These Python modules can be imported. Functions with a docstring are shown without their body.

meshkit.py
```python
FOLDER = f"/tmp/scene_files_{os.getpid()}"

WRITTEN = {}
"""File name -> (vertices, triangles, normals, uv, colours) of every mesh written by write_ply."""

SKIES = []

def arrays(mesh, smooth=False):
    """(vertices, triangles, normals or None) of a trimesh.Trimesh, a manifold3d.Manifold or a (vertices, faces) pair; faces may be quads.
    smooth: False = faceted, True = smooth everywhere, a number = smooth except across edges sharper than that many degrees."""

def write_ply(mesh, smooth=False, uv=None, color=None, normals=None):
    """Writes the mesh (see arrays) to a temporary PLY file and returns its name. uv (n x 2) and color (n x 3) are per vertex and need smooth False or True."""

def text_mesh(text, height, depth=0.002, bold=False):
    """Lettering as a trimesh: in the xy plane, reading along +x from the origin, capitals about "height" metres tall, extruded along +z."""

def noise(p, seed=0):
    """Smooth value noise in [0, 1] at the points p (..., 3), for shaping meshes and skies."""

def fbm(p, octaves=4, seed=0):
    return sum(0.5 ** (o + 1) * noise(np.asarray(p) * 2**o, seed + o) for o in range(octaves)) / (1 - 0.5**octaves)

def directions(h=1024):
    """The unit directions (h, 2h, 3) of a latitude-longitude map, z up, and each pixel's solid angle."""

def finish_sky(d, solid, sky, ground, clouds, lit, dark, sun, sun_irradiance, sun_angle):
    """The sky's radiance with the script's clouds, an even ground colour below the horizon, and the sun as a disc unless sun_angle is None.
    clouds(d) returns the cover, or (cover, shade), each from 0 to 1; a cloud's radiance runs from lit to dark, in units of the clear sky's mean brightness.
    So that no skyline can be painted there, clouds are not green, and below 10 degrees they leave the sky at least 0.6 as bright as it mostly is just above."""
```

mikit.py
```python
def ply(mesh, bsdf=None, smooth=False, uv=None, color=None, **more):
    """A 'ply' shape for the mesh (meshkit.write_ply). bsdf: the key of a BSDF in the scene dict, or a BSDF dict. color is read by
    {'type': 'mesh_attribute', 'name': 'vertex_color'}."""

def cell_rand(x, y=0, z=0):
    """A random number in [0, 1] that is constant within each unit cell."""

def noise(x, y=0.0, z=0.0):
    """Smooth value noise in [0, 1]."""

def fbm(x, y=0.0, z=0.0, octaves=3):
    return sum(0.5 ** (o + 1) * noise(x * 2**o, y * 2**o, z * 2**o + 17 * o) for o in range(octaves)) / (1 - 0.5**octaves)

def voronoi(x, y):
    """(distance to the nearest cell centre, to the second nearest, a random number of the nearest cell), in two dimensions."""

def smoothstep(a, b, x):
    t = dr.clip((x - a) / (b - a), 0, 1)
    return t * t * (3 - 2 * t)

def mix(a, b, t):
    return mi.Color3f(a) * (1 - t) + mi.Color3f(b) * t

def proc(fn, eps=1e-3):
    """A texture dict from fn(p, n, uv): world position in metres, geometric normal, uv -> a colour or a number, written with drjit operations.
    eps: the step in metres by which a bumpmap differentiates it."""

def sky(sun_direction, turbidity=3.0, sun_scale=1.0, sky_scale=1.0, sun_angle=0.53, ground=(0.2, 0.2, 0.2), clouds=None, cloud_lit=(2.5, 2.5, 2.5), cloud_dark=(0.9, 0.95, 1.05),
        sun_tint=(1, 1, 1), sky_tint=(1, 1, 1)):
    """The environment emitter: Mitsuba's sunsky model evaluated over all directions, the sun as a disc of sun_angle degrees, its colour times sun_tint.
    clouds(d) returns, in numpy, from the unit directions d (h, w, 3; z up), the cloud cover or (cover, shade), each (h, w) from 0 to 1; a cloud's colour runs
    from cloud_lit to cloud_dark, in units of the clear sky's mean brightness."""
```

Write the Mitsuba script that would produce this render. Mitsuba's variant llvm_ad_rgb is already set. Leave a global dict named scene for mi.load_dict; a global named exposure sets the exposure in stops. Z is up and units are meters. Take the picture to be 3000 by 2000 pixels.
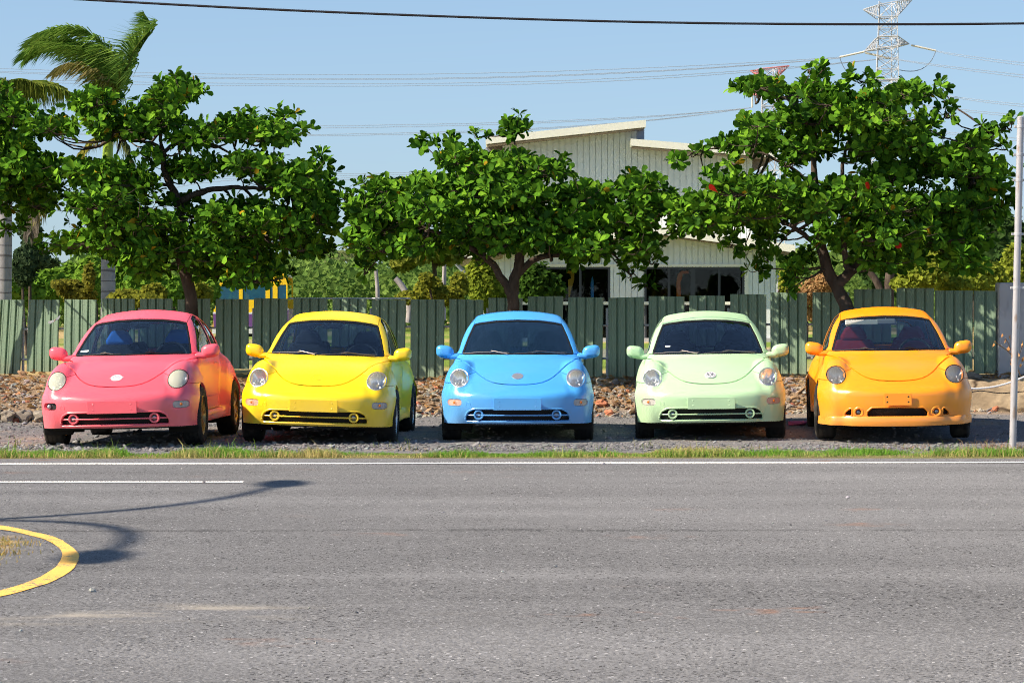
import math, random
import numpy as np
import trimesh
import drjit as dr
import mitsuba as mi
import meshkit, mikit
from meshkit import noise as vnoise, fbm as vfbm

T = mi.ScalarTransform4f
PI = math.pi
rng = np.random.default_rng(11)
random.seed(11)

# ------------------------------------------------------------------ camera, sky, exposure
CAM_Z = 1.512
FX = 8000.0 / 3000.0                       # focal length in picture widths
PITCH = 100.0 / 8000.0                     # the horizon stands above the picture's middle
scene = {
    'type': 'scene',
    'camera': {'type': 'perspective', 'fov': math.degrees(2 * math.atan(0.5 / FX)), 'fov_axis': 'x',
               'near_clip': 0.1, 'far_clip': 9000.0,
               'to_world': T().look_at(origin=[0, 0, CAM_Z], target=[0, 100, CAM_Z - 100 * PITCH], up=[0, 0, 1])},
}
SUN_AZ, SUN_EL = math.radians(21), math.radians(40)      # the light travels to the right and a little away
SUN = (-math.cos(SUN_AZ) * math.cos(SUN_EL), -math.sin(SUN_AZ) * math.cos(SUN_EL), math.sin(SUN_EL))
scene['sky'] = mikit.sky(SUN, turbidity=3.0, sun_scale=1.35, sky_scale=0.95, sun_tint=(0.94, 1.0, 1.11), ground=(0.2, 0.2, 0.2))
exposure = 2.1
labels = {}


# ------------------------------------------------------------------ helpers
def numbered(name, pool=scene):
    if name not in pool and name not in labels and not any(k.startswith(name + '__') for k in pool):
        return name
    i = 1
    while True:
        k = f'{name}_{i:03d}'
        if k not in pool and k not in labels and not any(x.startswith(k + '__') for x in pool):
            return k
        i += 1


COUNT = {}


def key_for(name, parent=None):
    base = (parent + '__' if parent else '') + name
    n = COUNT.get(base, 0)
    COUNT[base] = n + 1
    return base if n == 0 else f'{base}_{n:03d}'


def thing(name, label, cat, group=None, kind=None):
    k = key_for(name)
    labels[k] = {'label': label, 'category': cat}
    if group:
        labels[k]['group'] = group
    if kind:
        labels[k]['kind'] = kind
    return k


def put(name, shape, parent=None, to_world=None, label=None, kind=None):
    k = key_for(name, parent)
    d = dict(shape)
    if to_world is not None:
        d['to_world'] = to_world
    scene[k] = d
    if label or kind:
        labels[k] = {}
        if label:
            labels[k]['label'] = label
        if kind:
            labels[k]['kind'] = kind
    return k


def put_thing(name, shape, label, cat, group=None, kind=None):
    k = thing(name, label, cat, group, kind)
    scene[k] = dict(shape)
    return k


def structure(name, shape, label=None):
    k = key_for(name)
    scene[k] = dict(shape)
    labels[k] = {'kind': 'structure', **({'label': label} if label else {})}
    return k


def ref(b):
    return {'type': 'ref', 'id': b} if isinstance(b, str) else b


def ply(mesh, b, smooth=False, color=None):
    return mikit.ply(mesh, b, smooth=smooth, color=color)


def ply_n(v, f, n, b):
    """A mesh with normals of its own."""
    return {'type': 'ply', 'filename': meshkit.write_ply((v, f), normals=n), 'face_normals': False, 'bsdf': ref(b)}


def cat(ms):
    vs, fs, at = [], [], 0
    for m in ms:
        v, f = (m.vertices, m.faces) if hasattr(m, 'vertices') else m
        vs.append(np.asarray(v, float))
        fs.append(np.asarray(f, int) + at)
        at += len(v)
    return np.vstack(vs), np.vstack(fs)


BOXV = np.array([[x, y, z] for x in (0, 1) for y in (0, 1) for z in (0, 1)], float)
BOXF = np.array([[0, 1, 3], [0, 3, 2], [4, 6, 7], [4, 7, 5], [0, 4, 5], [0, 5, 1], [2, 3, 7], [2, 7, 6], [0, 2, 6], [0, 6, 4], [1, 5, 7], [1, 7, 3]])


def box(x0, x1, y0, y1, z0, z1):
    return BOXV * [x1 - x0, y1 - y0, z1 - z0] + [x0, y0, z0], BOXF


def cbox(x0, x1, y0, y1, z0, z1, c=0.01):
    """A box with chamfered edges."""
    import manifold3d as m3
    pts = []
    for sx in (0, 1):
        for sy in (0, 1):
            for sz in (0, 1):
                X, Y, Z = (x0, x1)[sx], (y0, y1)[sy], (z0, z1)[sz]
                dx, dy, dz = (c, -c)[sx], (c, -c)[sy], (c, -c)[sz]
                pts += [(X, Y + dy, Z + dz), (X + dx, Y, Z + dz), (X + dx, Y + dy, Z)]
    h = m3.Manifold.hull_points(np.array(pts, float)).to_mesh()
    return np.array(h.vert_properties[:, :3]), np.array(h.tri_verts)


def tube(points, radii, sides=8, caps=True):
    p = np.asarray(points, float)
    r = np.broadcast_to(np.asarray(radii, float), (len(p),))
    t = np.gradient(p, axis=0)
    t /= np.linalg.norm(t, axis=1, keepdims=True) + 1e-12
    a = np.cross(t, np.where(np.abs(t[:, 2:]) < 0.9, [0, 0, 1.0], [1.0, 0, 0]))
    a /= np.linalg.norm(a, axis=1, keepdims=True) + 1e-12
    b, ang = np.cross(t, a), np.arange(sides) * 2 * np.pi / sides
    v = p[:, None] + r[:, None, None] * (np.cos(ang)[None, :, None] * a[:, None] + np.sin(ang)[None, :, None] * b[:, None])
    i, j = np.meshgrid(np.arange(len(p) - 1), np.arange(sides), indexing='ij')
    q = np.stack([i * sides + j, i * sides + (j + 1) % sides, (i + 1) * sides + (j + 1) % sides, (i + 1) * sides + j], -1).reshape(-1, 4)
    v, f = v.reshape(-1, 3), np.vstack([q[:, [0, 1, 2]], q[:, [0, 2, 3]]])
    if caps:
        n = len(v)
        v = np.vstack([v, p[:1], p[-1:]])
        k = np.arange(sides)
        e = (len(p) - 1) * sides
        f = np.vstack([f, np.stack([(k + 1) % sides, k, k * 0 + n], 1), np.stack([e + k, e + (k + 1) % sides, k * 0 + n + 1], 1)])
    return v, f


def lathe(profile, sides=40, axis='x'):
    """Revolves (radius, along) pairs about the axis."""
    pr = np.asarray(profile, float)
    a = np.arange(sides) * 2 * PI / sides
    r, s = pr[:, 0], pr[:, 1]
    c, d = r[:, None] * np.cos(a), r[:, None] * np.sin(a)
    e = np.broadcast_to(s[:, None], c.shape)
    v = {'x': np.stack([e, c, d], -1), 'z': np.stack([c, d, e], -1), 'y': np.stack([d, e, c], -1)}[axis].reshape(-1, 3)
    i, j = np.meshgrid(np.arange(len(pr) - 1), np.arange(sides), indexing='ij')
    q = np.stack([i * sides + j, i * sides + (j + 1) % sides, (i + 1) * sides + (j + 1) % sides, (i + 1) * sides + j], -1).reshape(-1, 4)
    return v, np.vstack([q[:, [0, 1, 2]], q[:, [0, 2, 3]]])


def move(m, t=(0, 0, 0), rz=0.0, rx=0.0, ry=0.0, s=1.0):
    v, f = (m.vertices, m.faces) if hasattr(m, 'vertices') else m
    v = np.asarray(v, float) * s
    for ang, (i, j) in ((rx, (1, 2)), (ry, (2, 0)), (rz, (0, 1))):
        if ang:
            c, d = math.cos(ang), math.sin(ang)
            w = v.copy()
            w[:, i], w[:, j] = c * v[:, i] - d * v[:, j], d * v[:, i] + c * v[:, j]
            v = w
    return v + np.asarray(t, float), f


def hull(points):
    import manifold3d as m3
    h = m3.Manifold.hull_points(np.asarray(points, float)).to_mesh()
    return np.array(h.vert_properties[:, :3]), np.array(h.tri_verts)


def lump(r, seed, rough=0.25, sub=1, flat=1.0):
    """A rough stone."""
    m = trimesh.creation.icosphere(subdivisions=sub)
    v = np.array(m.vertices)
    v = v * (1 + rough * (2 * vfbm(v * 1.3 + 7.3 * seed, 2, seed) - 1))[:, None]
    return v * np.asarray(r) * [1, 1, flat], np.array(m.faces)


def world(px, py, d):
    """Where the photograph's pixel (of 3000 x 2000) stands at the distance d."""
    return np.array([(px - 1500) / 8000 * d, d, CAM_Z - (py - 900) / 8000 * d])


def extrude(poly, y0, y1):
    """A shapely polygon in (x, z) as a solid between y0 and y1."""
    m = trimesh.creation.extrude_polygon(poly, y1 - y0, engine='earcut')
    v = np.array(m.vertices)
    return np.stack([v[:, 0], y1 - v[:, 2], v[:, 1]], 1), np.array(m.faces)


# ------------------------------------------------------------------ materials
def rgb(c):
    return {'type': 'rgb', 'value': list(map(float, c))}


def mat(name, d):
    scene[name] = d
    return name


def tex(c):
    return rgb(c) if isinstance(c, (tuple, list)) else mikit.proc(c) if callable(c) else c


def pri(name, c, rough=0.6, spec=0.4, metal=0.0, bump=None, **kw):
    b = {'type': 'principled', 'base_color': tex(c), 'roughness': tex(rough) if callable(rough) else float(rough), 'specular': float(spec), 'metallic': float(metal), **kw}
    if bump:
        b = {'type': 'bumpmap', 'bumpscale': {'type': 'proc'} , 'bsdf': b} if False else {'type': 'bumpmap', 'tex': mikit.proc(bump[0], bump[1]), 'scale': 1.0, 'bsdf': b}
    return mat(name, {'type': 'twosided', 'bsdf': b})
from mikit import noise, fbm, voronoi, cell_rand, smoothstep, mix

PAINT = {'pink': (0.88, 0.11, 0.155), 'yellow': (0.90, 0.62, 0.003), 'blue': (0.065, 0.35, 0.80), 'green': (0.43, 0.65, 0.385), 'orange': (0.92, 0.305, 0.003)}
for _k, _c in PAINT.items():
    def _fn(p, n, uv, c=_c):
        d = smoothstep(0.55, 0.16, p.z) * (0.25 + 0.75 * fbm(p.x * 5, p.y * 5, p.z * 9)) + 0.22 * smoothstep(0.45, 0.85, fbm(p.x * 2.3, p.y * 2.3, p.z * 2.3 + 5.0))
        return mix(c, (0.36, 0.31, 0.25), 0.30 * d)
    pri('paint_' + _k, _fn, rough=0.30, spec=0.75, clearcoat=1.0, clearcoat_gloss=0.97)
pri('rubber', lambda p, n, uv: mix((0.018, 0.018, 0.018), (0.10, 0.085, 0.065), 0.55 * smoothstep(0.45, 0.8, fbm(p.x * 9, p.y * 9, p.z * 9))), rough=0.85, spec=0.25)
pri('black_plastic', (0.012, 0.012, 0.013), rough=0.5, spec=0.4)
pri('seal', (0.010, 0.010, 0.011), rough=0.6, spec=0.3)
pri('under', (0.02, 0.019, 0.018), rough=0.9, spec=0.2)
pri('lining', (0.06, 0.06, 0.062), rough=0.9, spec=0.2)
pri('seat_black', (0.022, 0.022, 0.026), rough=0.85, spec=0.2)
pri('seat_red', (0.30, 0.022, 0.035), rough=0.85, spec=0.2)
pri('seat_blue', (0.03, 0.20, 0.70), rough=0.7, spec=0.3)
pri('chrome', (0.62, 0.63, 0.65), rough=0.16, metal=1.0)
pri('reflector', (0.84, 0.84, 0.85), rough=0.20, metal=1.0)
pri('reflector_dark', (0.36, 0.37, 0.385), rough=0.24, metal=0.85)
pri('badge_grey', (0.24, 0.25, 0.27), rough=0.35, metal=0.5)
pri('silver', (0.62, 0.62, 0.66), rough=0.35, metal=0.75)
pri('badge_white', (0.56, 0.56, 0.60), rough=0.35, spec=0.5)
pri('alloy_gold', lambda p, n, uv: mix((0.72, 0.44, 0.13), (0.30, 0.19, 0.08), smoothstep(0.4, 0.75, fbm(p.x * 14, p.y * 14, p.z * 14))), rough=0.32, metal=0.7)
pri('alloy', (0.70, 0.71, 0.74), rough=0.3, metal=0.8)
pri('brake', (0.12, 0.10, 0.09), rough=0.6, metal=0.5)
pri('amber', (0.80, 0.20, 0.02), rough=0.4)
pri('signal_back', (0.62, 0.60, 0.56), rough=0.5)
pri('sticker', (0.70, 0.75, 0.74), rough=0.5)
mat('glass_tint', {'type': 'thindielectric', 'int_ior': 1.52, 'specular_transmittance': rgb((0.44, 0.56, 0.66))})
mat('glass_dark', {'type': 'thindielectric', 'int_ior': 1.55, 'specular_transmittance': rgb((0.16, 0.20, 0.27))})
mat('glass_light', {'type': 'thindielectric', 'int_ior': 1.52, 'specular_transmittance': rgb((0.55, 0.62, 0.64))})
mat('glass_blue', {'type': 'blendbsdf', 'weight': 0.035, 'a': {'type': 'thindielectric', 'int_ior': 1.52, 'specular_transmittance': rgb((0.28, 0.40, 0.54))}, 'b': {'type': 'twosided', 'bsdf': {'type': 'diffuse', 'reflectance': rgb((0.04, 0.22, 0.46))}}})
mat('glass_clear', {'type': 'thindielectric', 'int_ior': 1.5})


def hazy(name, c, w):
    mat(name, {'type': 'blendbsdf', 'weight': float(w), 'a': {'type': 'thindielectric', 'int_ior': 1.5},
               'b': {'type': 'twosided', 'bsdf': {'type': 'principled', 'base_color': rgb(c), 'roughness': 0.18, 'specular': 0.5}}})


hazy('lens_clear', (0.62, 0.63, 0.60), 0.17)
hazy('lens_cloudy', (0.60, 0.62, 0.50), 0.66)
hazy('lens_grey', (0.30, 0.31, 0.32), 0.26)
hazy('signal_clear', (0.62, 0.58, 0.56), 0.35)
hazy('signal_pink', (0.80, 0.45, 0.33), 0.5)
# ------------------------------------------------------------------ the five cars
def smin(a, b, k):
    h = np.maximum(k - np.abs(a - b), 0) / k
    return np.minimum(a, b) - h * h * k * 0.25


def smax(a, b, k):
    return -smin(-a, -b, k)


def sell(x, y, z, c, r, p):
    """A superellipsoid's distance, to first order."""
    X, Y, Z = np.abs(x - c[0]) / r[0], np.abs(y - c[1]) / r[1], np.abs(z - c[2]) / r[2]
    s = X ** p + Y ** p + Z ** p + 1e-9
    q = s ** (1 / p)
    g = q ** (1 - p)
    gx, gy, gz = g * X ** (p - 1) / r[0], g * Y ** (p - 1) / r[1], g * Z ** (p - 1) / r[2]
    return (q - 1) / np.maximum(np.sqrt(gx * gx + gy * gy + gz * gz), 0.3)


def cub(xs, ys):
    from scipy.interpolate import PchipInterpolator
    P = PchipInterpolator(xs, ys, extrapolate=False)
    lo, hi, n = xs[0], xs[-1], 2000
    tab = P(np.linspace(lo, hi, n))

    def f(t):
        u = np.clip((t - lo) / (hi - lo) * (n - 1), 0, n - 1.001)
        i = u.astype(np.int32)
        w = u - i
        return tab[i] * (1 - w) + tab[i + 1] * w
    return f


HOOD = cub([-0.86, -0.76, -0.70, -0.64, -0.56, -0.42, -0.22, 0.0, 0.2, 0.42, 1.0, 2.0, 2.6, 3.0, 3.25, 3.4],
           [0.30, 0.50, 0.585, 0.645, 0.705, 0.785, 0.855, 0.905, 0.935, 0.955, 0.96, 0.95, 0.92, 0.82, 0.62, 0.30])
CAB = cub([-0.2, 0.18, 0.30, 0.60, 0.86, 1.05, 1.25, 1.55, 1.9, 2.3, 2.7, 3.0, 3.2, 3.4],
          [0.66, 0.905, 0.975, 1.150, 1.290, 1.375, 1.425, 1.468, 1.455, 1.375, 1.22, 1.03, 0.84, 0.55])
WID = cub([0.2, 0.60, 0.90, 1.0, 1.10, 1.24, 1.35, 1.42, 1.50], [0.735, 0.75, 0.735, 0.712, 0.682, 0.622, 0.562, 0.515, 0.45])
BODYW = cub([-0.9, -0.5, 0.0, 0.5, 1.2, 2.0, 2.6, 3.0, 3.4], [0.55, 0.62, 0.67, 0.735, 0.752, 0.735, 0.68, 0.60, 0.45])


def car_sdf(x, y, z):
    ax = np.abs(x)
    # hood, waist and tail between the fenders
    zt = HOOD(y + 0.10 * ax * ax * np.where(y < 0.6, -1, 0)) - 0.035 * (ax / 0.65) ** 2
    hs = (HOOD(y + 0.015) - HOOD(y - 0.015)) / 0.03
    low = smax((z - zt) / np.sqrt(1 + hs * hs), ax - BODYW(y) - 0.02 * (0.6 - z), 0.10)
    low = np.maximum(smax(low, 0.20 - z, 0.06), np.maximum(-0.70 - y, y - 3.2))
    rx = 0.858 - 0.11 * np.clip((0.47 - z) / 0.27, 0, 1) ** 1.6
    fr = 0.745 - 0.035 * np.clip((0.42 - z) / 0.2, 0, 1) ** 2
    qf = ((ax / rx) ** 2.9 + (np.abs(y + 0.05) / fr) ** 2.3 + 1e-9) ** (1 / 2.5)
    low = smax(low, np.where(y < -0.05, (qf - 1) * 0.7 + 0.02, -1.0), 0.04)
    # cabin
    sh = 0.20 * ax * ax
    yy = np.where(y < 1.5, np.minimum(y - sh, 1.5), np.maximum(y + sh * 0.9, 1.5))
    zc = CAB(yy) - 0.055 * (ax / 0.5) ** 2
    slope = (CAB(yy + 0.02) - CAB(yy - 0.02)) / 0.04
    cw = WID(z) * (1 - 0.17 * np.clip((y - 1.1) / 2.0, -1, 1) ** 2 * np.where(y > 1.1, 1, 0.12))
    cab = smax((z - zc) / np.sqrt(1 + slope * slope), (ax - cw) * 0.93, 0.075)
    cab = np.maximum(np.maximum(cab, 0.5 - z), np.maximum(0.0 - y, y - 3.25))
    d = smin(low, cab, 0.03)
    # fenders
    ff = sell(ax, y, z, (0.625, 0.02, 0.37), (0.237, 0.665, 0.545), 2.25)
    rf = sell(ax, y, z, (0.625, 2.51, 0.38), (0.237, 0.66, 0.56), 2.25)
    # bumpers
    fb = smax((qf - 1) * 0.70, np.abs(z - 0.375) - 0.188, 0.075)
    fb = np.maximum(fb, y - 0.1)
    q = ((ax / rx) ** 2.7 + (np.abs(y - 2.55) / fr) ** 2.3 + 1e-9) ** (1 / 2.45)
    rb = smax((q - 1) * 0.70, np.abs(z - 0.40) - 0.18, 0.10)
    rb = np.maximum(rb, 2.4 - y)
    d = smin(d, ff, 0.034)
    d = smin(d, rf, 0.06)
    d = smin(d, fb, 0.075)
    d = smin(d, rb, 0.10)
    # running boards
    sill = smax(smax(ax - 0.80, np.abs(z - 0.26) - 0.055, 0.05), np.abs(y - 1.25) - 0.85, 0.05)
    d = smin(d, sill, 0.06)
    return smax(d, 0.205 - z, 0.02)


def car_grad(v):
    e = 0.004
    x, y, z = v.T
    g = np.stack([car_sdf(x + e, y, z) - car_sdf(x - e, y, z), car_sdf(x, y + e, z) - car_sdf(x, y - e, z), car_sdf(x, y, z + e) - car_sdf(x, y, z - e)], 1)
    return g / (2 * e)


def surface_nets(F, org, h):
    S = F < 0
    nx, ny, nz = F.shape
    c = np.zeros((nx - 1, ny - 1, nz - 1), np.uint8)
    for a in (0, 1):
        for b in (0, 1):
            for e in (0, 1):
                c += S[a:nx - 1 + a, b:ny - 1 + b, e:nz - 1 + e]
    act = np.argwhere((c > 0) & (c < 8))
    idx = np.full(c.shape, -1, np.int32)
    idx[tuple(act.T)] = np.arange(len(act))
    acc, cnt = np.zeros((len(act), 3)), np.zeros(len(act))
    for ax in range(3):
        o = [k for k in range(3) if k != ax]
        for a in (0, 1):
            for b in (0, 1):
                p0 = act.copy()
                p0[:, o[0]] += a
                p0[:, o[1]] += b
                p1 = p0.copy()
                p1[:, ax] += 1
                f0, f1 = F[tuple(p0.T)], F[tuple(p1.T)]
                m = (f0 < 0) != (f1 < 0)
                t = np.where(m, f0 / np.where(m, f0 - f1, 1), 0)
                pt = p0.astype(float)
                pt[:, ax] += t
                acc += np.where(m[:, None], pt, 0)
                cnt += m
    V = acc / cnt[:, None] * h + org
    faces = []
    for ax in range(3):
        sl0, sl1 = [slice(None)] * 3, [slice(None)] * 3
        sl0[ax], sl1[ax] = slice(0, -1), slice(1, None)
        s0, s1 = S[tuple(sl0)], S[tuple(sl1)]
        E = np.argwhere(s0 != s1)
        o = [(ax + 1) % 3, (ax + 2) % 3]
        ok = (E[:, o[0]] > 0) & (E[:, o[1]] > 0) & (E[:, o[0]] < c.shape[o[0]]) & (E[:, o[1]] < c.shape[o[1]])
        E = E[ok]
        q = []
        for da, db in ((-1, -1), (0, -1), (0, 0), (-1, 0)):
            k = E.copy()
            k[:, o[0]] += da
            k[:, o[1]] += db
            q.append(idx[tuple(k.T)])
        q = np.stack(q, 1)
        inside_first = s0[tuple(E.T)]
        q = np.where(inside_first[:, None], q, q[:, ::-1])
        faces.append(q)
    q = np.vstack(faces)
    d1 = np.linalg.norm(V[q[:, 0]] - V[q[:, 2]], axis=1)
    d2 = np.linalg.norm(V[q[:, 1]] - V[q[:, 3]], axis=1)
    w = (d1 <= d2)[:, None]
    return V, np.vstack([np.where(w, q[:, [0, 1, 2]], q[:, [0, 1, 3]]), np.where(w, q[:, [0, 2, 3]], q[:, [1, 2, 3]])])


def clip(M, g):
    """Splits the mesh (v, n, f) along g = 0: the side where g <= 0, and the other."""
    v, n, f = M
    out = []
    for side in (1, -1):
        gg = g * side
        ins = gg <= 0
        k = ins[f].sum(1)
        keep = f[k == 3]
        nv, nn, nf = [v], [n], [keep]
        base = len(v)
        for cnt in (1, 2):
            t = f[k == cnt]
            if not len(t):
                continue
            odd = ins[t] if cnt == 1 else ~ins[t]
            r = np.argmax(odd, 1)
            i = np.arange(len(t))
            a, b, c = t[i, r], t[i, (r + 1) % 3], t[i, (r + 2) % 3]
            tb, tc = gg[a] / (gg[a] - gg[b]), gg[a] / (gg[a] - gg[c])
            nv += [v[a] + tb[:, None] * (v[b] - v[a]), v[a] + tc[:, None] * (v[c] - v[a])]
            nn += [n[a] + tb[:, None] * (n[b] - n[a]), n[a] + tc[:, None] * (n[c] - n[a])]
            pb, pc = base + i, base + len(t) + i
            base += 2 * len(t)
            nf += [np.stack([a, pb, pc], 1)] if cnt == 1 else [np.stack([pb, b, c], 1), np.stack([pb, c, pc], 1)]
        v2, n2, f2 = np.vstack(nv), np.vstack(nn), np.vstack(nf)
        out.append(compact(v2, n2, f2))
    return out


def compact(v, n, f):
    """Drops unused vertices and joins those at one place."""
    u = np.unique(f)
    m = np.zeros(len(v), int)
    m[u] = np.arange(len(u))
    v, n, f = v[u], n[u], m[f]
    _, first, inv = np.unique(np.round(v, 5), axis=0, return_index=True, return_inverse=True)
    f = inv.reshape(-1)[f]
    f = f[(f[:, 0] != f[:, 1]) & (f[:, 1] != f[:, 2]) & (f[:, 0] != f[:, 2])]
    v, n = v[first], n[first]
    return v, n / (np.linalg.norm(n, axis=1, keepdims=True) + 1e-12), f


def rim(M, depth):
    """Closes the sheet's open edges with a wall of that depth, so that the panel has thickness."""
    v, n, f = M
    e = np.sort(np.vstack([f[:, [0, 1]], f[:, [1, 2]], f[:, [2, 0]]]), 1)
    d = np.vstack([f[:, [0, 1]], f[:, [1, 2]], f[:, [2, 0]]])
    key = e[:, 0].astype(np.int64) * (len(v) + 1) + e[:, 1]
    _, inv, cnt = np.unique(key, return_inverse=True, return_counts=True)
    b = d[cnt[inv.reshape(-1)] == 1]
    if not len(b):
        return M
    a0, a1 = v[b[:, 0]], v[b[:, 1]]
    i0, i1 = a0 - n[b[:, 0]] * depth, a1 - n[b[:, 1]] * depth
    q = np.stack([a0, a1, i1, i0], 1)
    fn = np.cross(q[:, 1] - q[:, 0], q[:, 3] - q[:, 0])
    fn /= np.linalg.norm(fn, axis=1, keepdims=True) + 1e-12
    k = len(v) + 4 * np.arange(len(b))
    return (np.vstack([v, q.reshape(-1, 3)]), np.vstack([n, -np.repeat(fn, 4, 0)]),
            np.vstack([f, np.stack([k, k + 2, k + 1], 1), np.stack([k, k + 3, k + 2], 1)]))


def poly_sd(px, py, poly):
    """Signed distance to a closed polygon, negative inside."""
    P = np.asarray(poly, float)
    d, w = np.full(px.shape, 1e9), np.zeros(px.shape, bool)
    for (ax, ay), (bx, by) in zip(P, np.roll(P, -1, 0)):
        ex, ey = bx - ax, by - ay
        wx, wy = px - ax, py - ay
        t = np.clip((wx * ex + wy * ey) / (ex * ex + ey * ey + 1e-12), 0, 1)
        d = np.minimum(d, (wx - t * ex) ** 2 + (wy - t * ey) ** 2)
        cnd = ((ay <= py) & (by > py) & (ex * wy > ey * wx)) | ((ay > py) & (by <= py) & (ex * wy < ey * wx))
        w ^= cnd
    return np.where(w, -1, 1) * np.sqrt(d)


def rounded(poly, r):
    from shapely.geometry import Polygon
    return np.array(Polygon(poly).buffer(-r, quad_segs=4).buffer(r, quad_segs=5).exterior.coords)[:-1]


def sym(pts):
    """A polygon in (x, z) from its right half, bottom to top."""
    return pts + [(-x, z) for x, z in reversed(pts)]


def flat_box(poly, y0, y1):
    from shapely.geometry import Polygon
    return extrude(Polygon(poly), y0, y1)


def make_skin(h):
    gx = np.arange(0, int(0.94 / h)) * h
    gy = np.arange(-0.86, 3.36, h)
    gz = np.arange(0.16, 1.52, h)
    X, Y, Z = np.meshgrid(gx.astype(np.float32), gy.astype(np.float32), gz.astype(np.float32), indexing='ij')
    F = car_sdf(X, Y, Z).astype(np.float64)
    F = np.concatenate([F[:0:-1], F], 0)
    v, f = surface_nets(F, np.array([-gx[-1], gy[0], gz[0]]), h)
    for _ in range(3):
        g = car_grad(v)
        v = v - (car_sdf(*v.T) / np.maximum((g * g).sum(1), 0.09))[:, None] * g * 0.9
    n = car_grad(v)
    return compact(v, n, f)


SKIN, COARSE = make_skin(0.0145), make_skin(0.035)

# the outlines of the panels, in front view (x, z) and in side view (y, z)
SMILE = rounded(sym([(0, 0.652), (0.10, 0.653), (0.2, 0.661), (0.28, 0.677), (0.345, 0.702), (0.405, 0.738), (0.457, 0.779), (0.51, 0.828), (0.565, 0.874), (0.61, 0.900), (0.66, 0.917), (0.72, 0.925), (0.72, 0.975)]), 0.004)
SHIELD = rounded(sym([(0, 0.972), (0.40, 0.972), (0.660, 0.965), (0.650, 0.985), (0.585, 1.17), (0.520, 1.318), (0.44, 1.338), (0.25, 1.362), (0, 1.370)]), 0.025)
REARWIN = rounded(sym([(0, 1.02), (0.42, 1.02), (0.50, 1.06), (0.47, 1.2), (0.36, 1.30), (0.2, 1.33), (0, 1.335)]), 0.05)
DOORWIN = rounded([(0.60, 0.97), (1.72, 0.97), (1.72, 1.40), (1.5, 1.392), (1.30, 1.352), (1.14, 1.285), (0.96, 1.185), (0.78, 1.085), (0.62, 0.99)], 0.03)
QUARTER = rounded([(1.78, 0.97), (2.42, 0.985), (2.45, 1.05), (2.32, 1.20), (2.1, 1.31), (1.9, 1.37), (1.78, 1.392)], 0.04)
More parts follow.
